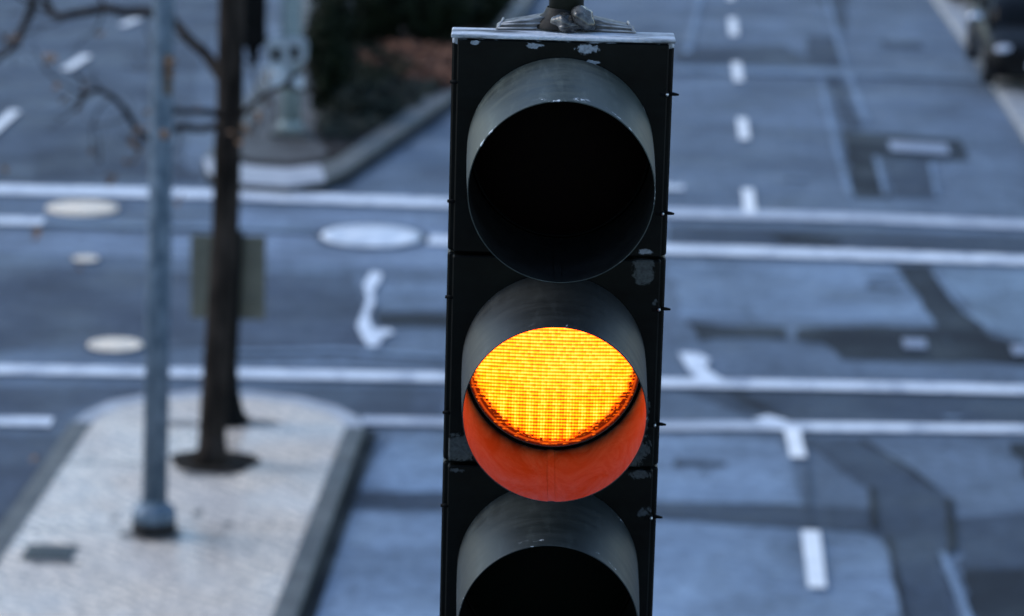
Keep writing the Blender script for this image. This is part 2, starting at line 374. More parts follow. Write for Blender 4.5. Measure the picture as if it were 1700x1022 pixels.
def sheet(name, poly, mat, z, closed=True):
    """a flat area on the ground given by its outline"""
    m = MB(); m.face([Vector((p.x, p.y, z)) for p in poly])
    o = m.build(name, mat, normals=False)
    if o.data.polygons[0].normal.z < 0: o.data.flip_normals()
    return tag(o, kind='structure')
def gp(pts, z=0): return [G(x, y, z) for x, y in pts]
def rough_poly(pts, amp=0.03, step=0.35, seed=1):
    out = []; n = len(pts)
    for i in range(n):
        a, b = pts[i], pts[(i+1) % n]; L = (b-a).length; k = max(1, int(L/step)); d = (b-a).normalized(); nn = Vector((-d.y, d.x, 0))
        for j in range(k):
            p = a.lerp(b, j/k); out.append(p + nn*amp*noise.noise(p*2.1 + Vector((seed*7.7, 0, 0)))*2)
    return out
lift = [0.0]
def nudge():                                               # no two sheets share a plane
    lift[0] += 0.00005; return lift[0]
def patch(pts, mat, lv=1, amp=0.04, name='asphalt_patch', seed=1):
    return sheet(name, rough_poly(gp(pts), amp, 0.3, seed), mat, 0.004*lv + nudge())
def ribbon(pts, width, mat, lv, name='road_marking', amp=0.0, z=None):
    """a painted line along pixel points, with its width in metres (one value or one per point)"""
    P = gp(pts); Q = []
    ws = width if isinstance(width, (list, tuple)) else [width]*len(P)
    for i in range(len(P)-1):
        L = (P[i+1]-P[i]).length; k = max(1, int(L/0.4))
        for j in range(k): Q.append((P[i].lerp(P[i+1], j/k), ws[i]+(ws[i+1]-ws[i])*j/k))
    Q.append((P[-1], ws[-1])); l, r_ = [], []
    for i, (p, wd) in enumerate(Q):
        d = (Q[min(i+1, len(Q)-1)][0]-Q[max(i-1, 0)][0]).normalized(); nn = Vector((-d.y, d.x, 0))
        a = amp*noise.noise(p*3.3)
        l.append(p+nn*(wd/2+a)); r_.append(p-nn*(wd/2+a*0.6))
    m = MB(); zz = 0.004*lv + nudge() if z is None else z + nudge()*0.1
    for i in range(len(l)-1):
        m.face([Vector((q.x, q.y, zz)) for q in (l[i], r_[i], r_[i+1], l[i+1])])
    o = m.build(name, mat, normals=False)
    if o.data.polygons[0].normal.z < 0: o.data.flip_normals()
    return tag(o, kind='structure')
# ================================================================ SETTING
m = MB(); m.face([(-700, -200, 0), (700, -200, 0), (700, 1400, 0), (-700, 1400, 0)])
tag(m.build('ground', m_road), kind='structure')
# resurfaced / darker areas of the carriageways
patch([(-900, 425), (0, 440), (300, 452), (585, 455), (604, 520), (600, 592), (330, 578), (-900, 585)], m_resurf, 1, 0.05, 'resurfaced_road')
patch([(-900, 634), (740, 645), (740, 694), (600, 692), (520, 670), (400, 655), (250, 652), (130, 680), (90, 695), (-900, 688)], m_resurf, 1, 0.03, 'resurfaced_road')
patch([(-900, 722), (90, 722), (96, 735), (-200, 1150), (-900, 1150)], m_resurf, 1, 0.03, 'resurfaced_road')
patch([(-900, 300), (-900, -120), (480, -120), (330, 100), (300, 306)], asphalt('asphalt_left_road', (0.088, 0.100, 0.130), 0.25), 1, 0.03, 'resurfaced_road')
patch([(1110, 640), (1700, 652), (2500, 668), (2500, 730), (1700, 706), (1270, 700)], m_mid, 1, 0.02)
patch([(1110, 375), (1400, 382), (1700, 392), (2300, 410), (2300, 425), (1700, 424), (1400, 412), (1110, 405)], m_mid, 1, 0.02)
patch([(1105, 560), (1400, 575), (2000, 600), (2000, 645), (1105, 630)], asphalt('asphalt_cross_street', (0.125, 0.142, 0.185), 0.25), 1, 0.05)
# pale, worn lower carriageway
patch([(650, 720), (1300, 730), (1335, 840), (1100, 836), (590, 820)], m_light, 1, 0.05, 'worn_road')
patch([(560, 850), (1090, 862), (1440, 885), (1470, 900), (1505, 1100), (500, 1100)], m_light, 1, 0.05, 'worn_road')
patch([(1110, 435), (1480, 442), (1560, 535), (1130, 525)], asphalt('asphalt_crossing_centre', (0.20, 0.23, 0.295), 0.3), 1, 0.06, 'worn_road')
patch([(1550, 445), (2100, 465), (2100, 580), (1700, 568), (1640, 545)], asphalt('asphalt_crossing_right', (0.19, 0.22, 0.27), 0.25), 1, 0.06, 'worn_road')
patch([(380, 345), (745, 358), (745, 445), (560, 440), (300, 430), (0, 420), (-500, 415), (-500, 385), (0, 385), (380, 395)],
      asphalt('asphalt_crossing_left', (0.215, 0.235, 0.30), 0.25), 1, 0.06, 'worn_road')
patch([(605, 470), (745, 470), (745, 515), (625, 515)], m_light, 1, 0.04, 'worn_road')
# trench repairs and dark patches
D = [
 ([(1398, 217), (1592, 232), (1612, 268), (1462, 262), (1478, 330), (1418, 328)], m_dark),
 ([(1470, 264), (1545, 268), (1556, 330), (1482, 328)], m_mid),
 ([(622, 522), (745, 520), (1000, 526), (1000, 549), (745, 544), (630, 543)], m_dark),
 ([(1136, 533), (1200, 542), (1305, 543), (1308, 563), (1195, 562), (1165, 568)], m_dark),
 ([(1322, 545), (1450, 540), (1558, 546), (1600, 603), (1400, 598), (1366, 572), (1322, 566)], m_dark),
 ([(1487, 441), (1545, 441), (1600, 510), (1645, 560), (1700, 572), (1900, 590), (1900, 612), (1590, 601), (1560, 546)], m_dark),
 ([(560, 815), (735, 818), (1090, 834), (1300, 838), (1448, 845), (1452, 886), (1300, 876), (1090, 862), (735, 848), (560, 838)], m_mid),
 ([(1320, 728), (1425, 730), (1500, 780), (1560, 815), (1582, 850), (1582, 918), (1560, 925), (1625, 1160), (1540, 1160), (1470, 892), (1440, 882), (1445, 815)], m_mid),
 ([(1592, 930), (1700, 922), (2100, 930), (2100, 1200), (1670, 1200)], m_dark),
 ([(1585, 862), (1700, 852), (2100, 860), (2100, 938), (1597, 945)], m_mid),
 ([(1675, 735), (1800, 737), (1880, 830), (1712, 806)], m_dark),
 ([(1205, 652), (1225, 652), (1325, 700), (1300, 702)], m_dark),
 ([(1120, 765), (1210, 768), (1208, 778), (1120, 777)], m_mid),
 ([(1270, 388), (1350, 390), (1400, 400), (1385, 412), (1300, 405)], m_dark),
 ([(1330, 360), (1400, 362), (1398, 372), (1340, 370)], m_mid),
 ([(1440, 470), (1490, 478), (1495, 486), (1438, 482)], m_mid),
 ([(1460, 66), (1530, 70), (1532, 82), (1462, 78)], m_mid),
 ([(1335, 60), (1395, 62), (1404, 112), (1345, 110)], m_mid),
 ([(1360, 0), (1372, -60), (1410, -60), (1404, 60)], m_mid),
 ([(60, 250), (230, 225), (340, 300), (60, 300)], m_mid),
 ([(1370, 128), (1396, 128), (1432, 216), (1402, 216)], m_mid),
 ([(1110, 80), (1300, 75), (1360, 112), (1120, 105)], m_mid),
]
for i, (p, mt) in enumerate(D):
    patch(p, mt, 2 + (i % 3 if i in (1, 7, 9) else 0), 0.045, seed=i+2)
# tar seams
for pts, wd, mt in [
    ([(1362, 135), (1385, 235), (1412, 330)], 0.10, m_seam), ([(1367, -20), (1402, 110), (1438, 205)], 0.10, m_seam),
    ([(1120, 117), (1400, 122), (1700, 132)], 0.75, asphalt('tar_band', (0.185, 0.215, 0.275), 0.2)),
    ([(1140, 90), (1152, 40), (1168, -30)], 0.13, m_seam),
    ([(1454, 262), (1462, 290), (1470, 325)], 0.08, m_seam), ([(1545, 272), (1556, 330)], 0.06, m_seam),
    ([(1564, 920), (1590, 985), (1618, 1060)], 0.07, m_seam), ([(1475, 895), (1496, 1000), (1512, 1060)], 0.045, m_gutter),
    ([(1448, 812), (1452, 880)], 0.07, m_gutter), ([(1430, 732), (1510, 782), (1548, 812)], 0.05, m_gutter),
    ([(1575, 830), (1582, 918)], 0.07, m_gutter), ([(1550, 455), (1600, 520), (1650, 555)], 0.05, m_seam),
    ([(330, 588), (560, 584), (735, 596)], 0.16, m_seam), ([(1340, 775), (1345, 880)], 0.03, m_mid)]:
    ribbon(pts, wd, mt, 6, 'tar_seam', 0.02)
# ---- painted lines: pedestrian crossings
ribbon([(-600, 300), (0, 317), (300, 324), (500, 331), (745, 340)], [0.62, 0.60, 0.58, 0.55, 0.55], m_paint, 7, 'crossing_line', 0.03)
ribbon([(745, 340), (1115, 356), (1400, 363), (1700, 376), (2300, 395)], [0.5, 0.56, 0.50, 0.50, 0.5], m_paint_worn, 7, 'crossing_line', 0.03)
ribbon([(-600, 352), (0, 369), (72, 371)], 0.42, m_paint, 7, 'crossing_line', 0.03)
ribbon([(72, 371), (240, 378), (400, 380), (520, 386)], [0.36, 0.3, 0.3, 0.3], asphalt('ghost_paint', (0.21, 0.24, 0.30), 0.3), 7, 'worn_line', 0.05)
ribbon([(712, 401), (900, 408), (1105, 416), (1400, 425), (1700, 435), (2300, 455)], [0.5]*6, m_paint, 7, 'crossing_line', 0.03)
ribbon([(-600, 600), (0, 617), (300, 622), (740, 630), (1105, 639), (1400, 644), (1700, 651), (2300, 665)], 0.33, m_paint, 7, 'crossing_line', 0.02)
ribbon([(-600, 692), (0, 703), (86, 705)], 0.30, m_paint, 7, 'crossing_line', 0.02)
ribbon([(600, 702), (740, 705), (1105, 711), (1260, 711)], 0.27, m_paint_worn, 7, 'crossing_line', 0.02)
ribbon([(1260, 711), (1400, 713), (1700, 716), (2300, 722)], 0.27, m_paint, 7, 'crossing_line', 0.02)
ribbon([(1262, 698), (1300, 708)], 0.22, m_paint, 8, 'crossing_line', 0.02)
# ---- lane dashes
for a, b in [((1211, -45), (1213, 2)), ((1215.5, 33), (1218.5, 62)), ((1222, 107), (1226, 138)), ((1231.5, 200), (1236, 235)), ((1241, 318), (1245, 358)),
             ((1314.5, 717), (1325, 765)), ((1345, 887), (1356.5, 982)), ((1372, 1090), (1392, 1240))]:
    ribbon([a, b], 0.155, m_dash, 9, 'lane_dash', 0.01)
for a, b in [((-40, 246), (26, 187)), ((109, 119), (145, 95)), ((203, 46), (228, 34)), ((270, -10), (300, -40))]:
    ribbon([a, b], 0.17, m_dash, 9, 'lane_dash', 0.01)
ribbon([(1060, 311), (1135, 314)], 0.35, m_paint, 7, 'road_marking', 0.02)
# worn painted mark and paint scraps
patch([(616,454),(636,458),(629,472),(618,486),(622,505),(613,530),(621,551),(644,550),(655,556),(634,563),(628,578),(613,580),(602,562),(594,545),(600,520),(609,500),(604,475)], m_paint, 7, 0.012, 'worn_paint_mark')
patch([(1126,590),(1160,591),(1178,602),(1170,616),(1190,628),(1212,642),(1160,644),(1140,612)], m_paint, 8, 0.012, 'worn_paint_mark')
ribbon([(1436, 459), (1492, 461)], 0.22, m_seam, 7, 'worn_paint_mark', 0.05)
ribbon([(1568, 697), (1598, 697)], 0.09, m_seam, 6, 'worn_paint_mark', 0.03)
ribbon([(1300, 296), (1340, 299)], 0.2, m_seam, 6, 'worn_paint_mark', 0.03)
# ---- traffic island
KZ = 0.14
VP = (1150, -780)
def vpx(x, y, y2): return x + (VP[0]-x)*(y2-y)/(VP[1]-y)
tip_out = [(118, 700), (140, 682), (180, 664), (240, 652), (330, 646), (420, 648), (500, 657), (560, 672), (596, 690), (606, 708)]
tip_in = [(152, 701), (168, 688), (200, 674), (255, 663), (335, 658), (415, 660), (485, 668), (535, 680), (566, 695), (574, 708)]
YB = 1500
outer = [(vpx(118, 700, YB), YB)] + tip_out + [(606-0.36*(YB-708), YB)]
inner = [(vpx(152, 701, YB), YB)] + tip_in + [(574-0.392*(YB-708), YB)]
Po, Pi = gp(outer, KZ), gp(inner, KZ)
def kerb(name, Po, Pi, i0, i1, mat, zt, face=None):
    m = MB()
    for i in range(i0, i1):
        a, b, c, d = Po[i], Po[i+1], Pi[i+1], Pi[i]
        bv = 0.02
        ai, bi = a.lerp(d, 0.1), b.lerp(c, 0.1)
        f = lambda p, z: Vector((p.x, p.y, z))
        m.face([f(ai, zt), f(bi, zt), f(c, zt), f(d, zt)])
        m.face([f(a, zt-bv), f(b, zt-bv), f(bi, zt), f(ai, zt)])
        m.face([f(a, 0), f(b, 0), f(b, zt-bv), f(a, zt-bv)], 1)
        m.face([f(d, zt), f(c, zt), f(c, 0), f(d, 0)])
    bmesh.ops.remove_doubles(m.b, verts=m.b.verts[:], dist=1e-4)
    return tag(m.build(name, [mat, face or mat]), kind='structure')
m_kface = surf('shaded_grimy_kerb_face', (0.020, 0.022, 0.022), (0.050, 0.053, 0.052), 4, (0.7, 0.9), 0.3, spec=0.1)  # upright face darker than the top: its shade and grime painted in
kerb('kerb', Po, Pi, 0, 1, m_kerb, KZ)
kerb('kerb', Po, Pi, 1, len(outer)-2, m_kerb_pale, KZ-0.004)
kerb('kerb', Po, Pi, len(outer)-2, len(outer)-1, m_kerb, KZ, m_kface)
sheet('pavement', Pi, m_pave, KZ-0.008)
# gutters beside the island, darker than the road
g1 = gp([(606, 708), (606-0.36*(YB-708), YB)]); g2 = gp([(628, 722), (606-0.36*(YB-708)+42, YB)])
sheet('gutter', [g1[0], g1[1], g2[1], g2[0]], m_gutter, 0.010)
g1 = gp([(118, 706), (vpx(118, 706, YB), YB)]); g2 = gp([(104, 716), (vpx(92, 720, YB), YB)])
sheet('gutter', [g1[0], g1[1], g2[1], g2[0]], m_mid, 0.010)
# ---- planted corner across the street
cz = 0.15
co_out = [(560, -120), (470, 60), (400, 180), (338, 262), (345, 285), (400, 302), (480, 307), (540, 298), (575, 283), (640, 238), (745, 165), (870, 20), (945, -120)]
co_in = [(590, -120), (500, 60), (440, 175), (378, 258), (390, 268), (420, 275), (480, 278), (532, 272), (560, 262), (622, 218), (725, 145), (845, 10), (915, -120)]
Qo, Qi = gp(co_out, cz), gp(co_in, cz)
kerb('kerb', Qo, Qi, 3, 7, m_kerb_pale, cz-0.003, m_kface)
kerb('kerb', Qo, Qi, 0, 3, m_kerb, cz)
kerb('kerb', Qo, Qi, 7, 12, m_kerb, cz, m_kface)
sheet('planting_bed', Qi, m_bed, cz-0.02)
g1 = gp([(560, 303), (640, 250), (745, 178), (872, 34)]); g2 = gp([(575, 312), (660, 256), (765, 184), (885, 44)])
sheet('gutter', g1+g2[::-1], m_mid, 0.010)
sheet('footpath', gp([(385, 250), (440, 175), (500, 60), (590, -120), (640, -120), (520, 225), (545, 250), (530, 262), (480, 267), (420, 264)], cz), surf('corner_concrete', (0.040, 0.038, 0.038), (0.075, 0.072, 0.072), 2, (0.6, 0.8), 0.3), cz-0.012)
# ---- right-hand sidewalk
so_ = [(1455, -170), (1548, -10), (1620, 90), (1700, 215), (1790, 330), (1990, 420)]
si_ = [(1475, -170), (1578, -10), (1655, 90), (1740, 215), (1830, 325), (2020, 410)]
So, Si = gp(so_, 0.12), gp(si_, 0.12)
kerb('kerb', So, Si, 0, len(so_)-1, surf('worn_kerb_stone', (0.22, 0.225, 0.235), (0.33, 0.335, 0.345), 2.5, (0.5, 0.7), 0.3), 0.12)
sheet('sidewalk', Si + gp([(2800, 410), (2800, -170)], 0.12), m_walk, 0.112)
# ================================================================ TRAFFIC SIGNAL (foreground)
SP = 0.3415
S1 = cam_loc + ray(930, 247)*(5.04/F)                       # centre of the top section's door
sig = empty('traffic_signal', S1 + Vector((0, 0.1, 0.21)),
            'black hanging traffic signal in sharp focus with its middle amber lamp lit', 'traffic signal')
so3 = sig.location.copy()
def rrect(w_, h_, r_, n=5):
    out = []
    for cx, cz_, a0 in ((w_/2-r_, h_/2-r_, 0), (-w_/2+r_, h_/2-r_, 90), (-w_/2+r_, -h_/2+r_, 180), (w_/2-r_, -h_/2+r_, 270)):
        for k in range(n+1):
            a = R(a0+90*k/n); out.append((cx+r_*math.cos(a), cz_+r_*math.sin(a)))
    res = []
    for (a, b) in zip(out, out[1:]+out[:1]):
        k = 16 if math.hypot(b[0]-a[0], b[1]-a[1]) > 0.1 else 1
        for j in range(k): res.append((a[0]+(b[0]-a[0])*j/k, a[1]+(b[1]-a[1])*j/k))
    return res
def slab(mb, w_, h_, r_, y0, y1, bev=0.003, mi=0, hole=None, front=True):
    """rounded slab between depths y0 (back) and y1 (front, smaller y); with optional round hole"""
    secs = [(w_, h_, y0), (w_, h_, y1+bev), (w_-2*bev, h_-2*bev, y1)]
    rings = []
    for (a, b, y) in secs:
        rings.append([mb.b.verts.new((x, y, z)) for x, z in rrect(a, b, max(r_-(w_-a)/2, 0.001))])
    n = len(rings[0])
    for p, q in zip(rings, rings[1:]):
        for k in range(n):
            f = mb.b.faces.new((p[k], p[(k+1) % n], q[(k+1) % n], q[k])); f.smooth = False; f.material_index = mi
    f = mb.b.faces.new(rings[0][::-1]); f.material_index = mi
    if hole is None:
        f = mb.b.faces.new(rings[-1]); f.material_index = mi
    else:
        ring = rings[-1]; cv = []
        for v in ring:
            a = math.atan2(v.co.z, v.co.x); cv.append(mb.b.verts.new((hole*math.cos(a), v.co.y, hole*math.sin(a))))
        for k in range(n):
            f = mb.b.faces.new((ring[k], ring[(k+1) % n], cv[(k+1) % n], cv[k])); f.material_index = mi
        # inner wall of the hole
        cb_ = [mb.b.verts.new((v.co.x, y0-0.004, v.co.z)) for v in cv]
        for k in range(n):
            f = mb.b.faces.new((cv[k], cv[(k+1) % n], cb_[(k+1) % n], cb_[k])); f.material_index = mi
BL = [
 [(-0.045, 0.1600, 0.013, 0.004), (0.036, 0.158, 0.016, 0.007), (-0.138, 0.163, 0.008, 0.003), (0.045, 0.137, 0.010, 0.003), (0.14, -0.159, 0.012, 0.004)],
 [(0.137, 0.152, 0.014, 0.020), (-0.146, -0.145, 0.024, 0.019), (0.128, -0.142, 0.028, 0.024), (0.147, -0.078, 0.006, 0.022), (0.155, 0.1, 0.004, 0.006)],
 [(0.143, 0.160, 0.013, 0.006), (0.150, 0.098, 0.012, 0.009), (-0.15, 0.16, 0.01, 0.004)]]
WEAR = [(0.30, 0.34, 0.39), (0.075, 0.085, 0.09), (0.06, 0.07, 0.08)]
m_shell = worn_body('signal_shell_paint', [], top=None)
names = [('top section of the signal with dark unlit lens and peeling pale paint along its upper edge', m_lensdark_r),
         ('middle section of the signal with glowing amber lens', m_led),
         ('bottom section of the signal with dark unlit lens', m_lensdark_g)]
for i in range(3):
    tilt = Matrix.Rotation(R((3.0, 2.6, 2.2)[i]), 4, 'X')
    org = S1 - so3 + Vector((0, 0, -SP*i))
    mb = MB(); slab(mb, 0.343, SP-0.003, 0.005, 0.085, 0.018, 0.003)
    mb.box((0, 0.118, 0), (0.30, 0.07, 0.27), bev=0.02)
    sec = mb.build('signal_section', worn_body('signal_body_%s' % 'abc'[i], [], top=(0.158+0.010) if i == 0 else None, wear=(0.55, 0.59, 0.66)), sig, org)
    sec['label'] = names[i][0]
    mb = MB(); slab(mb, 0.326, SP-0.0055, 0.004, 0.018, 0.0, 0.0022, hole=0.1425)
    door = mb.build('door', worn_body('signal_door_%s' % 'abc'[i], BL[i], top=(0.1695+0.010-0.001) if i == 0 else None, wear=WEAR[i]), sec)
    # visor: open tube, outer skin material 0, inner skin material 1
    mb = MB(); n = 120
    L = 0.272; rb, rf, th = 0.1445, 0.1385, 0.0016
    prof = [(rb, -0.002), (rb-0.001, -L*0.33), (rb-0.003, -L*0.66), (rf, -L+0.002), (rf-0.0002, -L), (rf-th, -L), (rf-th, -L+0.001), (rb-th-0.002, -L*0.5), (rb-th, -0.002)]
    mb.lathe(prof, 'Y', n, mis=[0, 0, 0, 0, 0, 1, 1, 1])
    # folded sheet seam along the bottom of the tube
    a = R(-92.5)
    mb.face([(math.cos(a)*(rb-th-0.0012), -0.004, math.sin(a)*(rb-th-0.0012)), (math.cos(a+0.075)*(rb-th-0.0012), -0.004, math.sin(a+0.075)*(rb-th-0.0012)),
             (math.cos(a+0.075)*(rf-th-0.0008), -L+0.001, math.sin(a+0.075)*(rf-th-0.0008)), (math.cos(a)*(rf-th-0.0010), -L+0.001, math.sin(a)*(rf-th-0.0010))], 1)
    bmesh.ops.transform(mb.b, matrix=tilt, verts=mb.b.verts[:])
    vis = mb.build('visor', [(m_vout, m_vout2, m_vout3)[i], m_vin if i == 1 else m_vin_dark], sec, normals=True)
    # lens: shallow dome
    mb = MB(); pr = [(0.0005, -0.010), (0.03, -0.0095), (0.06, -0.008), (0.09, -0.005), (0.115, -0.003), (0.1355, 0.002)]
    mb.lathe(pr, 'Y', 96); mb.face([(0.0005*math.cos(2*math.pi*k/8), -0.010, 0.0005*math.sin(2*math.pi*k/8)) for k in range(8)])
    ln = mb.build('lens', names[i][1], sec)
    mb = MB(); mb.lathe([(0.1355, 0.002), (0.1358, -0.002), (0.1368, -0.0038), (0.1385, -0.0035), (0.1395, -0.001), (0.140, 0.004), (0.1435, 0.006), (0.1435, 0.016), (0.1275, 0.016)], 'Y', 96)
    mb.build('lens_gasket', m_gasket if i == 1 else m_gasket_dark, sec)
    for z in (0.090, -0.098):
        mb = MB()
        mb.tube([(0.1625, -0.002, z), (0.1625, 0.014, z)], 0.0022, 10)
        mb.sphere((0.1625, -0.003, z), 0.0026, 2)
        mb.build('hinge_screw', m_screw, sec)
        mb = MB(); mb.tube([(0.166, 0.008, z), (0.174, 0.007, z-0.0005), (0.181, 0.006, z-0.001)], [0.003, 0.0028, 0.0015], 8)
        mb.box((0.158, 0.004, z), (0.014, 0.010, 0.008), bev=0.002)
        mb.build('hinge_pin', m_post, sec)
        mb = MB(); mb.tube([(-0.160, 0.004, z+0.01), (-0.1735, 0.004, z+0.01)], [0.004, 0.0025], 8)
        mb.build('latch', m_post, sec)
# cap and bracket above the top section
topz = S1.z - so3.z + SP/2 - 0.0015
yc = S1.y - so3.y + 0.088
mb = MB(); mb.box((0, S1.y-so3.y+0.036, topz+0.003), (0.346, 0.074, 0.006), bev=0.002)
m_cap = surf('peeling_pale_paint', (0.06, 0.065, 0.07), (0.46, 0.50, 0.56), 22, (0.5, 0.7), 0.5, 90, lo=0.38, hi=0.52, vec=lambda t: scaled(t, 0.3, 1.2, 1.5))
cap = mb.build('top_cap', m_cap, sig)
mb = MB()
def frust(mb, w0, d0, w1, d1, z0, z1, cx=0, cy=0):
    a = [mb.b.verts.new((cx+sx*w0/2, cy+sy*d0/2, z0)) for sx, sy in ((-1, -1), (1, -1), (1, 1), (-1, 1))]
    b = [mb.b.verts.new((cx+sx*w1/2, cy+sy*d1/2, z1)) for sx, sy in ((-1, -1), (1, -1), (1, 1), (-1, 1))]
    mb.b.faces.new(a[::-1]); mb.b.faces.new(b)
    for k in range(4): mb.b.faces.new((a[k], a[(k+1) % 4], b[(k+1) % 4], b[k]))
frust(mb, 0.216, 0.06, 0.200, 0.05, topz+0.0065, topz+0.013, 0.004, yc)
frust(mb, 0.200, 0.05, 0.075, 0.045, topz+0.013, topz+0.026, 0.004, yc)
m_edge = surf('bare_metal_edge', (0.12, 0.12, 0.13), (0.34, 0.35, 0.38), 50, (0.4, 0.5))
br = mb.build('mounting_bracket', m_cast, sig)
for sx in (-1, 1):
    mb = MB()
    for (x0, x1, z0, z1, yy) in ((0.045, 0.106, 0.010, 0.0085, -0.031), (0.04, 0.101, 0.017, 0.014, -0.027), (0.035, 0.099, 0.025, 0.0155, -0.022)):
        mb.tube([(0.004+sx*x0, yc+yy, topz+z0), (0.004+sx*x1, yc+yy-0.002, topz+z1)], 0.0016, 6)
    mb.tube([(0.004+sx*0.1085, yc-0.032, topz+0.006), (0.004+sx*0.101, yc-0.027, topz+0.015)], 0.0020, 6)
    mb.tube([(0.004+sx*0.101, yc-0.027, topz+0.015), (0.004+sx*0.098, yc+0.03, topz+0.015)], 0.0018, 6)
    mb.build('bracket_rib', m_edge, br)
mb = MB(); mb.tube([(0.004, yc, topz+0.02), (0.005, yc, topz+0.6), (0.008, yc, topz+1.7)], 0.0275, 28)
mb.build('hanger_pipe', m_pipe, sig)
mb = MB(); mb.lathe([(0.050, 0.010), (0.048, 0.016), (0.040, 0.024), (0.032, 0.030), (0.029, 0.036), (0.027, 0.040)], 'Z', 40, org=(0.001, yc, topz))
mb.build('pipe_flange', surf('black_flange_iron', (0.004, 0.004, 0.004), (0.010, 0.010, 0.010), 30, (0.5, 0.6), spec=0.15), sig)
mb = MB()
for (cx_, cz__, ax, az, tl, kf, sd_) in [(0.030, 0.019, 0.020, 0.020, -0.35, 3.2, 1.0), (0.003, 0.013, 0.024, 0.013, 0.25, 4.0, 7.0), (0.014, 0.010, 0.034, 0.009, 0.0, 5.0, 3.0)]:
    g = bmesh.ops.create_icosphere(mb.b, subdivisions=5, radius=1); rot = Matrix.Rotation(tl, 3, 'Y')
    for v in g['verts']:
        p = v.co.copy(); fold = math.sin(p.x*kf + p.z*1.1 + 0.8*math.sin(p.z*2.3+sd_) + sd_)
        p *= 1 + 0.13*fold + 0.16*noise.noise(p*1.6+Vector((sd_, 0, 2)))
        p = rot @ Vector((p.x*ax, p.y*0.022, p.z*az*1.1)); v.co = p + Vector((cx_, yc-0.032, topz+0.006+cz__))
        for f in v.link_faces: f.smooth = True
mb.build('sealant', m_putty, sig)
# ================================================================ LAMP POST
base = G(256, 884, KZ)
lp = empty('lamp_post', base, 'grey galvanised lamp post with a domed base standing on the pale island', 'lamp post')
topd = AT(272, 0, base.y) - base
k = topd/ topd.z
mb = MB(); mb.tube([k*0.10, k*2.5, topd, k*8.0], [0.108, 0.100, 0.088, 0.070], 40)
mb.build('pole', m_galv, lp)
mb = MB(); mb.lathe([(0.0, 0.0), (0.185, 0.0), (0.190, 0.03), (0.188, 0.115), (0.175, 0.125)], 'Z', 10, smooth=False)
mb.build('base_plinth', m_galv_dark, lp)
mb = MB(); mb.lathe([(0.182, 0.12), (0.190, 0.13), (0.188, 0.205), (0.150, 0.245), (0.118, 0.262), (0.112, 0.30), (0.106, 0.30)], 'Z', 12, smooth=False)
mb.build('base_collar', m_galv, lp)
mb = MB(); mb.box(k*3.95+Vector((0.045, -0.075, 0)), (0.085, 0.03, 0.34), bev=0.01)  # stands in for a brown leaf, built as a plate on the pole
mb.build('brown_leaf_spot', surf('rust_brown_plate', (0.05, 0.035, 0.022), (0.10, 0.07, 0.045), 9, (0.6, 0.8)), lp)
# ================================================================ TREE on the island
def limb(mb, pts, Y, r0_, r1_, n=8, dy=0.0, base_=None, wig=0.012, sub=3):
    P = []
    for i, (x, y) in enumerate(pts):
        P.append(AT(x, y, Y + dy*i/(len(pts)-1)) - base_)
    Q = []
    for i in range(len(P)-1):
        for j in range(sub):
            t = j/sub; a = P[max(i-1, 0)]; b = P[i]; c = P[i+1]; d = P[min(i+2, len(P)-1)]
            q = 0.5*((2*b)+(-a+c)*t+(2*a-5*b+4*c-d)*t*t+(-a+3*b-3*c+d)*t**3)
            if 0 < i or j > 0: q += Vector((noise.noise(q*4), noise.noise(q*4+Vector((5, 0, 0))), noise.noise(q*4+Vector((9, 0, 0)))))*wig
            Q.append(q)
    Q.append(P[-1]); m_ = len(Q)-1
    mb.tube(Q, [r0_+(r1_-r0_)*i/m_ for i in range(m_+1)], n)
    return Q
tb = G(352, 765, KZ)
tree = empty('bare_tree', tb, 'leafless street tree with brown trunk in a dark round pit on the island', 'tree')
mb = MB(); Q = limb(mb, [(350, 768), (354, 690), (362, 560), (374, 400), (378, 250), (383, 120), (385, -20), (392, -180), (398, -330)], tb.y, 0.128, 0.118, 14, 0.15, tb, 0.012)
mb.tube([(-0.02, 0, -0.02), (0, 0, 0.08), (0.005, 0, 0.25)], [0.19, 0.145, 0.120], 14)
mb.build('trunk', m_bark, tree)
def branch(pts, r0_, r1_, dy, kids=()):
    mb = MB(); limb(mb, pts, tb.y+0.08, r0_, r1_, 8, dy, tb, 0.03)
    for kp, a, b, kd, y0 in kids: limb(mb, kp, tb.y+0.08+y0, a, b, 6, kd, tb, 0.03)
    mb.build('branch', m_bark, tree)
branch([(372, 128), (345, 100), (310, 58), (292, 40), (262, -10), (230, -70)], 0.055, 0.035, 0.9,
       [([(292, 42), (250, 22), (215, 20), (172, 14), (120, 24), (92, 26), (74, 4), (60, -50)], 0.045, 0.035, 0.5, 0.5),
        ([(172, 14), (160, -20), (150, -60)], 0.02, 0.01, 0.2, 0.8), ([(92, 26), (60, 10), (20, -10), (-30, -20)], 0.02, 0.01, 0.2, 0.9)])
branch([(374, 196), (345, 184), (310, 183), (285, 190), (262, 205)], 0.035, 0.018, -0.9, [([(310, 183), (290, 176), (270, 150), (262, 110)], 0.012, 0.006, -0.3, -0.4)])
branch([(374, 205), (330, 210), (295, 212), (262, 232), (235, 218), (212, 190), (185, 164), (160, 150), (140, 160), (128, 182)], 0.034, 0.02, -1.0,
       [([(140, 160), (110, 140), (90, 130)], 0.012, 0.006, -0.2, -0.8), ([(235, 218), (232, 250), (215, 270)], 0.012, 0.006, -0.2, -0.5),
        ([(185, 164), (160, 190), (150, 230), (165, 270)], 0.010, 0.005, -0.2, -0.7)])
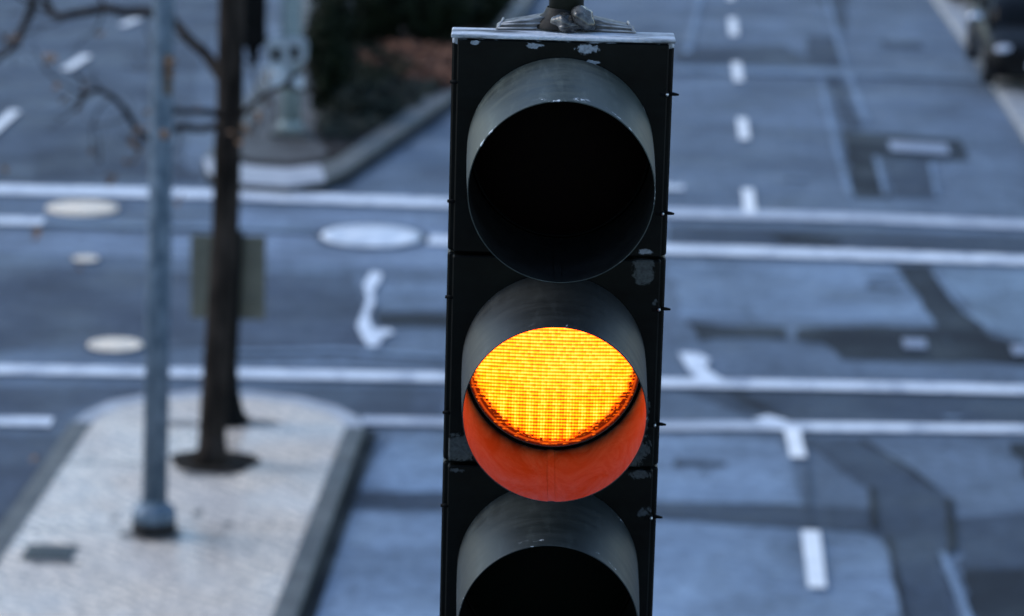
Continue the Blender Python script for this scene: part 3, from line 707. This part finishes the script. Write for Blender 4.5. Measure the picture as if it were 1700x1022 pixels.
branch([(384, 205), (412, 180), (440, 158), (470, 140), (492, 122), (520, 100)], 0.030, 0.012, -0.8,
       [([(440, 158), (425, 140), (418, 110), (400, 92)], 0.012, 0.006, -0.2, -0.4), ([(412, 180), (430, 200), (424, 225)], 0.012, 0.006, -0.2, -0.3),
        ([(470, 140), (500, 150), (530, 148)], 0.008, 0.005, -0.2, -0.5)])
branch([(-60, 160), (-10, 105), (20, 80), (42, 40), (60, -20), (90, -120)][::-1], 0.045, 0.018, -0.2, [([(20, 80), (6, 60), (-20, 40)], 0.012, 0.006, 0.2, 0)])
branch([(388, -60), (340, -130), (250, -180), (140, -190), (90, -120)], 0.06, 0.045, 0.3, [([(250, -180), (200, -260), (160, -330)], 0.03, 0.01, 0.2, 0.2)])
branch([(392, -120), (440, -210), (500, -280), (560, -330)], 0.05, 0.015, -0.5, [([(440, -210), (480, -220), (540, -210)], 0.02, 0.008, 0.2, -0.2)])
branch([(396, -250), (380, -360), (370, -450)], 0.05, 0.015, 0.5)
rt_ = random.Random(11)
for (x, y, ang, ln_) in [(180, 160, 2.4, 70), (150, 150, 3.4, 80), (235, 220, 2.2, 70), (212, 190, 4.2, 80), (128, 182, 3.6, 60), (300, 212, 4.4, 70), (320, 66, 3.6, 70), (250, 22, 4.4, 80),
                         (172, 14, 4.6, 90), (120, 24, 4.1, 100), (42, 40, 4.6, 80), (6, 60, 3.9, 80), (440, 158, 4.9, 70), (470, 140, 0.4, 60), (412, 180, 4.4, 60), (285, 190, 2.5, 60),
                         (262, 110, 2.8, 60), (92, 26, 2.9, 80), (165, 270, 2.0, 60), (420, 110, 0.9, 50), (90, 130, 2.9, 70), (232, 250, 1.9, 50), (60, -20, 3.3, 60), (140, 160, 1.2, 50)]:
    pts = [(x, y)]; a = ang
    for k in range(4):
        a += rt_.uniform(-0.55, 0.55); pts.append((pts[-1][0]+math.cos(a)*ln_/4, pts[-1][1]-math.sin(a)*ln_/4))
    mb = MB(); limb(mb, pts, tb.y-rt_.uniform(0.2, 0.7), 0.010, 0.003, 5, rt_.uniform(-0.4, 0.3), tb, 0.02)
    mb.build('twig', m_bark, tree); mb = MB()
    q = pts[2]; a2 = ang + rt_.choice((-0.9, 0.9))
    limb(mb, [q, (q[0]+math.cos(a2)*ln_/4, q[1]-math.sin(a2)*ln_/4), (q[0]+math.cos(a2+0.3)*ln_/2, q[1]-math.sin(a2+0.3)*ln_/2)], tb.y-0.5, 0.006, 0.002, 5, -0.2, tb, 0.02)
    mb.build('twig', m_bark, tree)
# a few withered leaves still hanging
mb = MB(); rs = random.Random(3)
for (x, y, n) in [(283, 108, 7), (283, 118, 6), (272, 226, 7), (233, 216, 7), (182, 300, 3), (60, 386, 4), (248, 186, 3), (92, 98, 4), (130, 440, 1), (215, 232, 4), (100, 150, 2), (20, 60, 3), (165, 60, 2), (385, 215, 3), (430, 190, 4), (128, 182, 4), (320, 175, 2), (58, 758, 2), (300, 330, 2), (150, 250, 2), (220, 270, 2), (410, 215, 4), (440, 170, 3), (400, 230, 4), (425, 200, 3), (108, 168, 4), (140, 148, 4), (185, 300, 5), (58, 388, 6), (250, 205, 4), (78, 100, 4), (450, 130, 3), (205, 260, 3), (225, 245, 3), (8, 285, 3)]:
    for k in range(n):
        c = AT(x+rs.uniform(-7, 7), y+rs.uniform(-9, 9), tb.y-2.6 if x in (283, 272) else tb.y-rs.uniform(0.2, 0.9)) - tb
        a = Vector((rs.uniform(-1, 1), rs.uniform(-1, 1), rs.uniform(-1, 1))).normalized(); b = a.orthogonal().normalized()
        s = rs.uniform(0.03, 0.05)
        mb.face([c+a*s, c+b*s*0.6, c-a*s*0.8, c-b*s*0.6])
lv = mb.build('withered_leaves', m_leafbrown, tree, normals=False); lv['kind'] = 'stuff'
mb = MB(); c = G(356, 766, KZ)
pts = [c + Vector((0.40*math.cos(a)*(1+0.09*math.sin(3*a)+0.05*math.sin(7*a+1)), 0.42*math.sin(a)*(1+0.10*math.sin(2*a+2)), 0)) for a in [2*math.pi*k/40 for k in range(40)]]
sheet('tree_pit', pts, m_soil, KZ+0.001)
m_grime_shade = surf('paving_grime_shade', (0.10, 0.095, 0.09), (0.22, 0.205, 0.19), 6, (0.6, 0.8))
def grime_shade(px, py, a_, b_, sd):
    c = G(px, py, KZ); pts = []
    for k in range(28):
        an = 2*math.pi*k/28; q = 1 + 0.45*noise.noise(Vector((math.cos(an)*1.5, math.sin(an)*1.5, sd)))
        pts.append(c + Vector((a_*q*math.cos(an), b_*q*math.sin(an), 0)))
    sheet('paving_stain_shade', pts, m_grime_shade, KZ-0.004)
for g_ in [(256, 886, 0.27, 0.20, 1), (328, 850, 0.05, 0.08, 2), (380, 868, 0.05, 0.07, 3), (300, 702, 0.18, 0.12, 4), (420, 700, 0.26, 0.12, 5), (345, 786, 0.30, 0.08, 6), (190, 858, 0.04, 0.05, 7), (90, 932, 0.25, 0.06, 8)]: grime_shade(*g_)  # pair by the sign foot paints its ground shadow; others are dark stains
ribbon([(70, 792), (200, 791), (330, 797), (540, 802)], 0.018, m_grime_shade, 1, 'paving_joint', 0.004, z=KZ-0.0035)
ribbon([(15, 905), (200, 900), (330, 892), (505, 900)], 0.015, m_grime_shade, 1, 'paving_joint', 0.004, z=KZ-0.0035)
# ================================================================ ROAD SIGN (seen from behind)
sb = G(380, 700, KZ)
sg = empty('road_sign', sb, 'rectangular road sign seen from behind on a black post beyond the brown tree trunk', 'road sign')
a0 = AT(378, 610, sb.y)-sb; a1 = AT(388, 400, sb.y)-sb; a2 = AT(389, 384, sb.y)-sb
mb = MB(); mb.tube([(0, 0, 0), (0, 0, 0.30), a0, a1, a2], [0.100, 0.098, 0.094, 0.090, 0.090], 16)
mb.build('post', m_post, sg)
mb = MB(); mb.lathe([(0.0, 0.0), (0.20, 0.0), (0.195, 0.035), (0.155, 0.08), (0.13, 0.16), (0.11, 0.26), (0.10, 0.28)], 'Z', 20)
mb.build('post_base', m_post, sg)
p1 = AT(317, 388, sb.y+0.08)-sb; p2 = AT(440, 531, sb.y+0.08)-sb
cx = (p1.x+p2.x)/2; ccz = (p1.z+p2.z)/2; ww = p2.x-p1.x; hh = p1.z-p2.z
mb = MB(); mb.box((cx, 0.08, ccz), (ww, 0.012, hh), bev=0.003)
pn = mb.build('sign_panel', m_signback, sg)
for f_ in (-0.3, 0.3):
    mb = MB(); mb.box((cx, 0.066, ccz+hh*f_), (ww*0.9, 0.018, 0.035), bev=0.003); mb.build('mounting_rail', m_signback, pn)
c = sb + Vector((0, 0.0, 0))
# ================================================================ covers
def manhole(px, py, r_, label, mat, ring, group='round manhole covers in the road', fw=1.14):
    c = G(px, py, 0.0)
    e = empty('manhole_cover', c, label, 'manhole cover', group)
    mb = MB(); mb.lathe([(r_*fw, 0.022), (r_*(fw-0.01), 0.030), (r_*1.02, 0.031), (r_*1.01, 0.022)], 'Z', 48); mb.build('cover_frame', ring, e)
    mb = MB(); mb.lathe([(r_, 0.022), (r_*0.99, 0.034), (r_*0.80, 0.035), (r_*0.79, 0.032), (r_*0.5, 0.032), (r_*0.49, 0.035), (0.02, 0.035)], 'Z', 48)
    mb.face([(0.02*math.cos(2*math.pi*k/12), 0.02*math.sin(2*math.pi*k/12), 0.035) for k in range(12)])
    mb.build('cover_plate', mat, e); return e
manhole(137, 348, 0.40, 'beige round manhole cover beside the upper crossing line, left of the lamp post', m_iron_pale, m_iron_pale)
manhole(192, 576, 0.29, 'beige round manhole cover just above the lower crossing line by the lamp post', m_iron_pale, m_resurf)
manhole(142, 433, 0.15, 'small pinkish round cover in the dark road left of the lamp post', m_iron_pale, m_resurf)
manhole(617, 395, 0.62, 'large bright manhole cover with a dark rim beside the hanging signal', m_iron_blue, m_mid, fw=1.13)
def rect_cover(pts, label, mat, z0, name='utility_cover', group=None, cat='utility cover', frame=m_iron_dark):
    P = gp(pts, z0); c = sum(P, Vector())/4; Ls = [p-c for p in P]
    e = empty(name, Vector((c.x, c.y, z0)), label, cat, group)
    mb = MB(); mb.prism([(p.x, p.y) for p in Ls], 0.0, 0.012); mb.build('cover_frame', frame, e)
    mb = MB(); mb.prism([(p.x*0.9, p.y*0.9) for p in Ls], 0.0125, 0.018)
    for q in (-0.5, 0, 0.5):
        a = Ls[0].lerp(Ls[3], 0.5+q*0.7); b = Ls[1].lerp(Ls[2], 0.5+q*0.7)
        mb.tube([Vector((a.x*0.8, a.y*0.8, 0.019)), Vector((b.x*0.8, b.y*0.8, 0.019))], 0.006, 5)
    mb.build('cover_plate', mat, e); return e
rect_cover([(48, 905), (131, 907), (118, 931), (34, 929)], 'dark green metal access cover set in the pale mosaic paving', m_iron_dark, KZ-0.006)
m_cov = surf('blue_grey_cover', (0.17, 0.20, 0.27), (0.27, 0.31, 0.39), 6, (0.4, 0.6))
rect_cover([(1470, 234), (1576, 240), (1582, 258), (1474, 251)], 'long pale blue cover at the head of the dark L-shaped road patch', m_cov, 0.014, frame=m_mid)
rect_cover([(1496, 563), (1538, 564), (1542, 581), (1499, 580)], 'small pale square cover inside the dark trench patch', m_cov, 0.014, frame=m_dark)
rect_cover([(1676, 574), (1716, 575), (1720, 592), (1680, 591)], 'small pale cover cut by the right edge of the photo', m_cov, 0.014, frame=m_dark)
# ================================================================ far corner: signal pole, black signal, white signal
pb = G(482, 222, cz)
spo = empty('signal_pole', pb, 'greenish grey steel pole with a square base on the planted corner', 'pole')
tp = AT(484, 0, pb.y)-pb; kk = tp/tp.z
mb = MB(); mb.tube([kk*0.02, kk*1.2, tp, kk*3.6], [0.145, 0.14, 0.135, 0.12], 24); mb.build('pole', m_polegreen, spo)
mb = MB(); mb.box((0, 0, 0.03), (0.55, 0.55, 0.06), bev=0.01); mb.build('base_plate', m_kerb, spo)
mb = MB(); mb.lathe([(0.15, 0.06), (0.19, 0.07), (0.18, 0.14), (0.147, 0.20)], 'Z', 20); mb.build('base_collar', m_polegreen, spo)
# white crossing signal clamped to the pole
wc = AT(476, 98, pb.y-0.25)
m_pedgrey = surf('weathered_pale_grey', (0.16, 0.19, 0.21), (0.42, 0.46, 0.50), 9, (0.5, 0.7))
wb = empty('pedestrian_signal', wc, 'white boxed pedestrian signal with two dark openings clamped to the grey pole', 'pedestrian signal')
mb = MB()
poly = [(-0.30, 0.22), (-0.22, 0.30), (0.22, 0.30), (0.30, 0.22), (0.27, -0.02), (0.10, -0.05), (-0.02, -0.40), (-0.16, -0.42), (-0.26, -0.05)]
va = [mb.b.verts.new((x, -0.10, z)) for x, z in poly]; vb = [mb.b.verts.new((x, 0.10, z)) for x, z in poly]
mb.b.faces.new(va); mb.b.faces.new(vb[::-1])
for k_ in range(len(poly)): mb.b.faces.new((va[k_], vb[k_], vb[(k_+1) % len(poly)], va[(k_+1) % len(poly)]))
bmesh.ops.bevel(mb.b, geom=mb.b.edges[:], offset=0.02, segments=2, affect='EDGES')
mb.build('housing', m_pedgrey, wb)
mb = MB(); mb.box((-0.13, -0.115, -0.22), (0.19, 0.03, 0.28), bev=0.012); mb.build('lower_panel', m_whitebox, wb)
for x in (-0.14, 0.12):
    mb = MB(); mb.box((0, -0.108, 0), (0.13, 0.03, 0.20), bev=0.012); o = mb.build('lamp_opening', m_blackhole, wb, (x, 0, 0.08+0.03*(x > 0)))
mb = MB(); mb.box((0.16, 0.0, -0.33), (0.15, 0.16, 0.16), bev=0.03); mb.build('junction_box', m_whitebox, wb)
for z in (0.12, -0.25):
    mb = MB(); mb.box((0.05, 0.14, z), (0.16, 0.12, 0.08), bev=0.01); mb.build('clamp', m_post, wb)
# black signal to its left
bc = AT(420, 76, pb.y-0.1)
bs = empty('traffic_signal', bc, 'black out-of-focus traffic signal hanging beside the grey pole across the street', 'traffic signal')
for kx in range(3):
    mb = MB(); mb.box((0, 0, 0.18+0.35*kx), (0.36, 0.22, 0.345), bev=0.02)
    sc_ = mb.build('signal_section', m_post, bs)
    mb = MB(); mb.lathe([(0.145, 0.10), (0.145, 0.34), (0.14, 0.34), (0.14, 0.10)], 'Y', 28, org=(0, 0, 0.18+0.35*kx)); mb.build('visor', m_post, sc_)
    mb = MB(); mb.lathe([(0.001, 0.125), (0.135, 0.115)], 'Y', 28, org=(0, 0, 0.18+0.35*kx)); mb.build('lens', [m_lensdark_g, m_led, m_lensdark_r][kx] if kx != 1 else m_lensdark_r, sc_)
mb = MB(); mb.tube([(0, 0, 0.01), (0, 0, -0.08), (0.02, 0, -0.26)], [0.12, 0.09, 0.06], 14); mb.build('cable_gland', m_post, bs)
for z in (0.1, 0.95):
    mb = MB(); mb.tube([(0.15, 0, z), (0.55, 0.1, z)], 0.03, 8); mb.build('mounting_arm', m_post, bs)
# slim grey post in the bed
sp0 = G(577, 100, cz)
e = empty('slim_post', sp0, 'slim grey post rising in front of the dark shrubs', 'post')
mb = MB(); mb.tube([(0, 0, 0), (0, 0, 1.4), (0.01, 0, 2.6)], 0.055, 14); mb.build('shaft', surf('dull_grey_post', (0.05, 0.055, 0.06), (0.07, 0.075, 0.085), 6), e)
mb = MB(); mb.lathe([(0.10, 0), (0.10, 0.03), (0.07, 0.08), (0.056, 0.10)], 'Z', 16); mb.build('foot', m_galv_dark, e)
# ---- shrubs made of leaf clumps
def leaf_cloud(mb, c, sx, sy, sz, n, rs, s0=0.05, s1=0.09, lo=0.55):
    for k in range(n):
        while True:
            p = Vector((rs.uniform(-1, 1), rs.uniform(-1, 1), rs.uniform(-1, 1)))
            if lo < p.length < 1: break
        p *= 1 + 0.3*noise.noise(p*2.2+Vector(c))
        q = Vector((p.x*sx, p.y*sy, p.z*sz)) + Vector(c)
        if q.z < 0.02: continue
        a = Vector((rs.uniform(-1, 1), rs.uniform(-1, 1), rs.uniform(-0.6, 1))).normalized(); b = a.orthogonal().normalized()
        b = (b*math.cos(k) + a.cross(b)*math.sin(k)); s = rs.uniform(s0, s1)
        mb.face([q-a*s, q+b*s*0.5, q+a*s, q-b*s*0.5])
def shrub(px, py, wd, ht, label, mat, n=1500, seed=1, dp=None):
    c = G(px, py, cz); rs = random.Random(seed)
    e = empty('shrub', c, label, 'shrub', 'shrubs in the planted corner')
    mb = MB()
    for k in range(6):
        a = k*1.05+seed; mb.tube([(0, 0, 0), (math.cos(a)*wd*0.15, math.sin(a)*wd*0.15, ht*0.4), (math.cos(a)*wd*0.35, math.sin(a)*wd*0.35, ht*0.8)], [0.03, 0.02, 0.008], 6)
    mb.build('stem', m_bark, e)
    mb = MB(); leaf_cloud(mb, (0, 0, ht*0.5), wd/2, (dp or wd)/2, ht*0.52, n, rs)
    mb.sphere((0, 0, ht*0.48), 1, 3, (wd*0.40, (dp or wd)*0.40, ht*0.42), 0.4, fr=2.0, seed=seed)
    mb.build('foliage', mat, e, normals=False)
shrub(548, 186, 0.75, 1.9, 'tall narrow dark shrub right behind the grey signal pole', m_hedge, 1500, 1)
shrub(615, 70, 1.6, 1.5, 'dark rounded shrub behind the slim grey post', m_hedge, 2400, 2)
shrub(715, 72, 1.7, 1.5, 'dark rounded shrub in the middle of the planted corner', m_hedge, 2400, 3)
shrub(795, 42, 1.3, 1.2, 'dark shrub at the kerb, partly behind the hanging signal bracket', m_hedge, 1800, 4)
shrub(600, 20, 2.4, 1.9, 'deep dark shrub at the top edge left of the planted corner', m_hedge, 2600, 5)
shrub(730, 10, 2.2, 1.8, 'deep dark shrub at the top edge in the middle of the planted corner', m_hedge, 2600, 6)
shrub(600, 195, 0.9, 0.45, 'low grey green shrub near the tip of the planted corner', m_hedge2, 900, 7)
# low ground cover
def cover(name, pts, mat, n, seed, label, h=0.12):
    P = gp(pts, cz); rs = random.Random(seed); mb = MB()
    xs = [p.x for p in P]; ys = [p.y for p in P]; cnt = 0
    def inside(x, y):
        r_ = False; j = len(P)-1
        for i in range(len(P)):
            if (P[i].y > y) != (P[j].y > y) and x < (P[j].x-P[i].x)*(y-P[i].y)/(P[j].y-P[i].y)+P[i].x: r_ = not r_
            j = i
        return r_
    while cnt < n:
        x, y = rs.uniform(min(xs), max(xs)), rs.uniform(min(ys), max(ys))
        if not inside(x, y): continue
        cnt += 1
        if noise.noise(Vector((x*1.5, y*1.5, seed))) < -0.25: continue
        q = Vector((x, y, cz+rs.uniform(0.0, h))); a = Vector((rs.uniform(-1, 1), rs.uniform(-1, 1), rs.uniform(-0.1, 0.9))).normalized(); b = a.orthogonal().normalized(); s = rs.uniform(0.035, 0.08)
        mb.face([q-a*s, q+b*s*0.5, q+a*s, q-b*s*0.5])
    return tag(mb.build(name, mat, normals=False), label, 'plants', kind='stuff')
cover('fallen_leaves', [(580, 102), (640, 80), (720, 86), (790, 100), (770, 140), (735, 152), (660, 134), (600, 122)], m_rust_cover, 3600, 3, 'patch of rust brown leaves in front of the dark shrubs', 0.18)
cover('ground_cover', [(560, 150), (640, 130), (735, 148), (700, 170), (620, 218), (545, 240), (525, 215)], m_hedge2, 2200, 4, 'low grey green ground cover inside the kerb of the planted corner', 0.14)
cover('dark_ground_cover', [(510, 180), (545, 90), (640, 100), (700, 130), (640, 150), (560, 200)], m_hedge, 2000, 5, 'dark low planting between the pole and the rust brown leaves', 0.25)
# ================================================================ CARS
m_mirror = surf('mirror_chrome', (0.6, 0.62, 0.68), (0.7, 0.72, 0.78), 5, (0.1, 0.2), metal=1.0)
m_carpaint = surf('black_car_paint', (0.0025, 0.0025, 0.003), (0.005, 0.005, 0.006), 3, (0.35, 0.5), spec=0.12)
m_carglass = surf('dark_car_glass', (0.002, 0.002, 0.002), (0.003, 0.003, 0.003), 3, (0.10, 0.2), spec=0.2)
m_trim = surf('black_plastic_trim', (0.004, 0.004, 0.004), (0.008, 0.008, 0.008), 20, (0.5, 0.7), spec=0.15)
m_alloy = surf('grey_alloy', (0.10, 0.10, 0.11), (0.2, 0.2, 0.22), 10, (0.3, 0.45), metal=1.0)
m_plate = surf('plain_number_plate', (0.5, 0.52, 0.56), (0.62, 0.64, 0.68), 20, (0.4, 0.5))
def loft(mb, rings, mi=0):
    R_ = [[mb.b.verts.new(p) for p in r_] for r_ in rings]; n = len(R_[0])
    for a, c in zip(R_, R_[1:]):
        for k in range(n-1):
            f = mb.b.faces.new((a[k], a[k+1], c[k+1], c[k])); f.smooth = True; f.material_index = mi
        f = mb.b.faces.new((a[n-1], a[0], c[0], c[n-1])); f.material_index = mi
    mb.b.faces.new(R_[0][::-1]); mb.b.faces.new(R_[-1])
def car(loc, rz, label):
    """front at y = 0, length runs to +y"""
    e = empty('parked_car', loc, label, 'car', 'black cars parked on the right-hand sidewalk', rz)
    st = [(0.00, 0.62, 0.30, 0.62), (0.06, 0.74, 0.22, 0.70), (0.22, 0.83, 0.20, 0.76), (0.55, 0.86, 0.20, 0.84), (1.05, 0.87, 0.20, 0.93), (1.8, 0.875, 0.20, 0.97), (2.7, 0.875, 0.20, 0.99),
          (3.4, 0.86, 0.22, 0.98), (3.8, 0.82, 0.26, 0.92), (3.95, 0.72, 0.32, 0.84)]
    rings = []
    for (y, w_, zb, zt) in st:
        pr = [(-0.86, 0), (-0.97, 0.10), (-1.0, 0.35), (-1.0, 0.60), (-0.975, 0.82), (-0.90, 0.93), (-0.70, 0.985), (-0.35, 1.0), (0.35, 1.0), (0.70, 0.985), (0.90, 0.93), (0.975, 0.82), (1.0, 0.60), (1.0, 0.35), (0.97, 0.10), (0.86, 0)]
        rings.append([Vector((px*w_, y, zb+pz*(zt-zb))) for px, pz in pr])
    mb = MB(); loft(mb, rings); mb.build('body', m_carpaint, e)
    cb_ = [(0.98, 0.70, 0.90), (1.45, 0.71, 1.24), (1.85, 0.70, 1.42), (2.5, 0.69, 1.45), (3.1, 0.68, 1.41), (3.55, 0.66, 1.22), (3.78, 0.62, 0.94)]
    rings = []
    for (y, w_, zt) in cb_:
        zb = 0.86; h = zt - zb
        pr = [(-1.12, 0), (-1.08, 0.3), (-0.98, 0.75), (-0.88, 0.95), (-0.5, 1.0), (0.5, 1.0), (0.88, 0.95), (0.98, 0.75), (1.08, 0.3), (1.12, 0)]
        rings.append([Vector((px*w_, y, zb+pz*h)) for px, pz in pr])
    mb = MB(); loft(mb, rings); mb.build('windows', m_carglass, e)
    mb = MB(); rings = []
    for (y, w_, zt) in cb_[2:5]:
        rings.append([Vector((px*w_, y, zt+dz)) for px, dz in [(-0.93, -0.03), (-0.88, 0.0), (-0.5, 0.022), (0.5, 0.022), (0.88, 0.0), (0.93, -0.03)]])
    loft(mb, rings); mb.build('roof', m_carpaint, e)
    for sx in (-1, 1):
        for (a, b) in (((0.80, 0.92, 0.88), (0.69, 1.85, 1.40)), ((0.79, 2.35, 0.98), (0.66, 2.4, 1.43)), ((0.76, 3.62, 0.98), (0.62, 3.1, 1.40))):
            mb = MB(); mb.tube([(sx*a[0], a[1], a[2]), (sx*(a[0]+b[0])/2+sx*0.02, (a[1]+b[1])/2, (a[2]+b[2])/2+0.02), (sx*b[0], b[1], b[2])], 0.035, 8); mb.build('pillar', m_carpaint, e)
        for y in (0.72, 3.15):
            mb = MB(); mb.lathe([(0.20, -0.10), (0.29, -0.105), (0.315, -0.08), (0.318, 0.08), (0.29, 0.105), (0.20, 0.10)], 'X', 32)
            ty = mb.build('wheel', m_tyre, e, (sx*0.79, y, 0.318))
            mb = MB(); mb.lathe([(0.205, sx*0.06), (0.20, sx*0.10), (0.185, sx*0.09), (0.02, sx*0.075)], 'X', 28)
            for k in range(5):
                a = 2*math.pi*k/5; mb.tube([(sx*0.09, 0.02*math.cos(a), 0.02*math.sin(a)), (sx*0.095, 0.19*math.cos(a), 0.19*math.sin(a))], 0.018, 6)
            mb.build('rim', m_alloy, ty)
            mb = MB(); mb.tube([(sx*0.855, y+0.36*math.cos(q), 0.318+0.36*math.sin(q)) for q in [math.pi*k/12 for k in range(13)]], 0.028, 8); mb.build('wheel_arch', m_trim, e)
        mb = MB(); mb.sphere((sx*0.62, 0.13, 0.655), 1, 3, (0.16, 0.10, 0.075)); mb.build('headlight', m_glass, e)
        mb = MB(); mb.sphere((sx*0.66, 0.09, 0.36), 0.05, 2, (1, 0.6, 1)); mb.build('fog_lamp', m_glass, e)
        mb = MB(); mb.sphere((sx*0.98, 1.22, 1.0), 1, 3, (0.12, 0.07, 0.075)); mb.tube([(sx*0.82, 1.22, 0.95), (sx*0.92, 1.22, 0.98)], 0.02, 8); mi_ = mb.build('mirror', m_mirror if sx < 0 else m_carpaint, e)
        for y in (2.15, 2.95):
            mb = MB(); mb.box((sx*0.882, y, 0.86), (0.02, 0.16, 0.025), bev=0.006); mb.build('door_handle', m_trim, e)
        mb = MB(); mb.sphere((sx*0.66, 3.90, 0.78), 1, 3, (0.12, 0.07, 0.09)); mb.build('tail_light', m_lensdark_r, e)
        mb = MB(); mb.tube([(sx*0.55+0.1, 0.93, 0.925), (sx*0.15+0.1, 1.14, 1.01)], 0.010, 6); mb.build('wiper', m_trim, e)
    mb = MB(); mb.box((0, 0.02, 0.56), (0.70, 0.06, 0.11), bev=0.02); mb.build('grille', m_trim, e)
    mb = MB(); mb.box((0, 0.02, 0.32), (1.10, 0.10, 0.14), bev=0.03); mb.build('bumper_intake', m_trim, e)
    mb = MB(); mb.box((0, -0.022, 0.44), (0.52, 0.012, 0.11), bev=0.003); mb.build('number_plate', m_plate, e)
    return e
road_dir = G(1480, -180) - G(1657, 143); rzc = math.atan2(-road_dir.x, road_dir.y) + R(1)
sidev = Vector((math.cos(rzc), math.sin(rzc), 0))
c1 = car(G(1642, 152, 0.115) + sidev*0.84, rzc, 'black car nearest on the right-hand sidewalk, its headlight catching the light')
c2 = copy_tree(c1); c2.location = G(1586, 8, 0.115) + sidev*0.84; c2['label'] = 'black car at the top edge of the photo, beyond the nearest parked car'
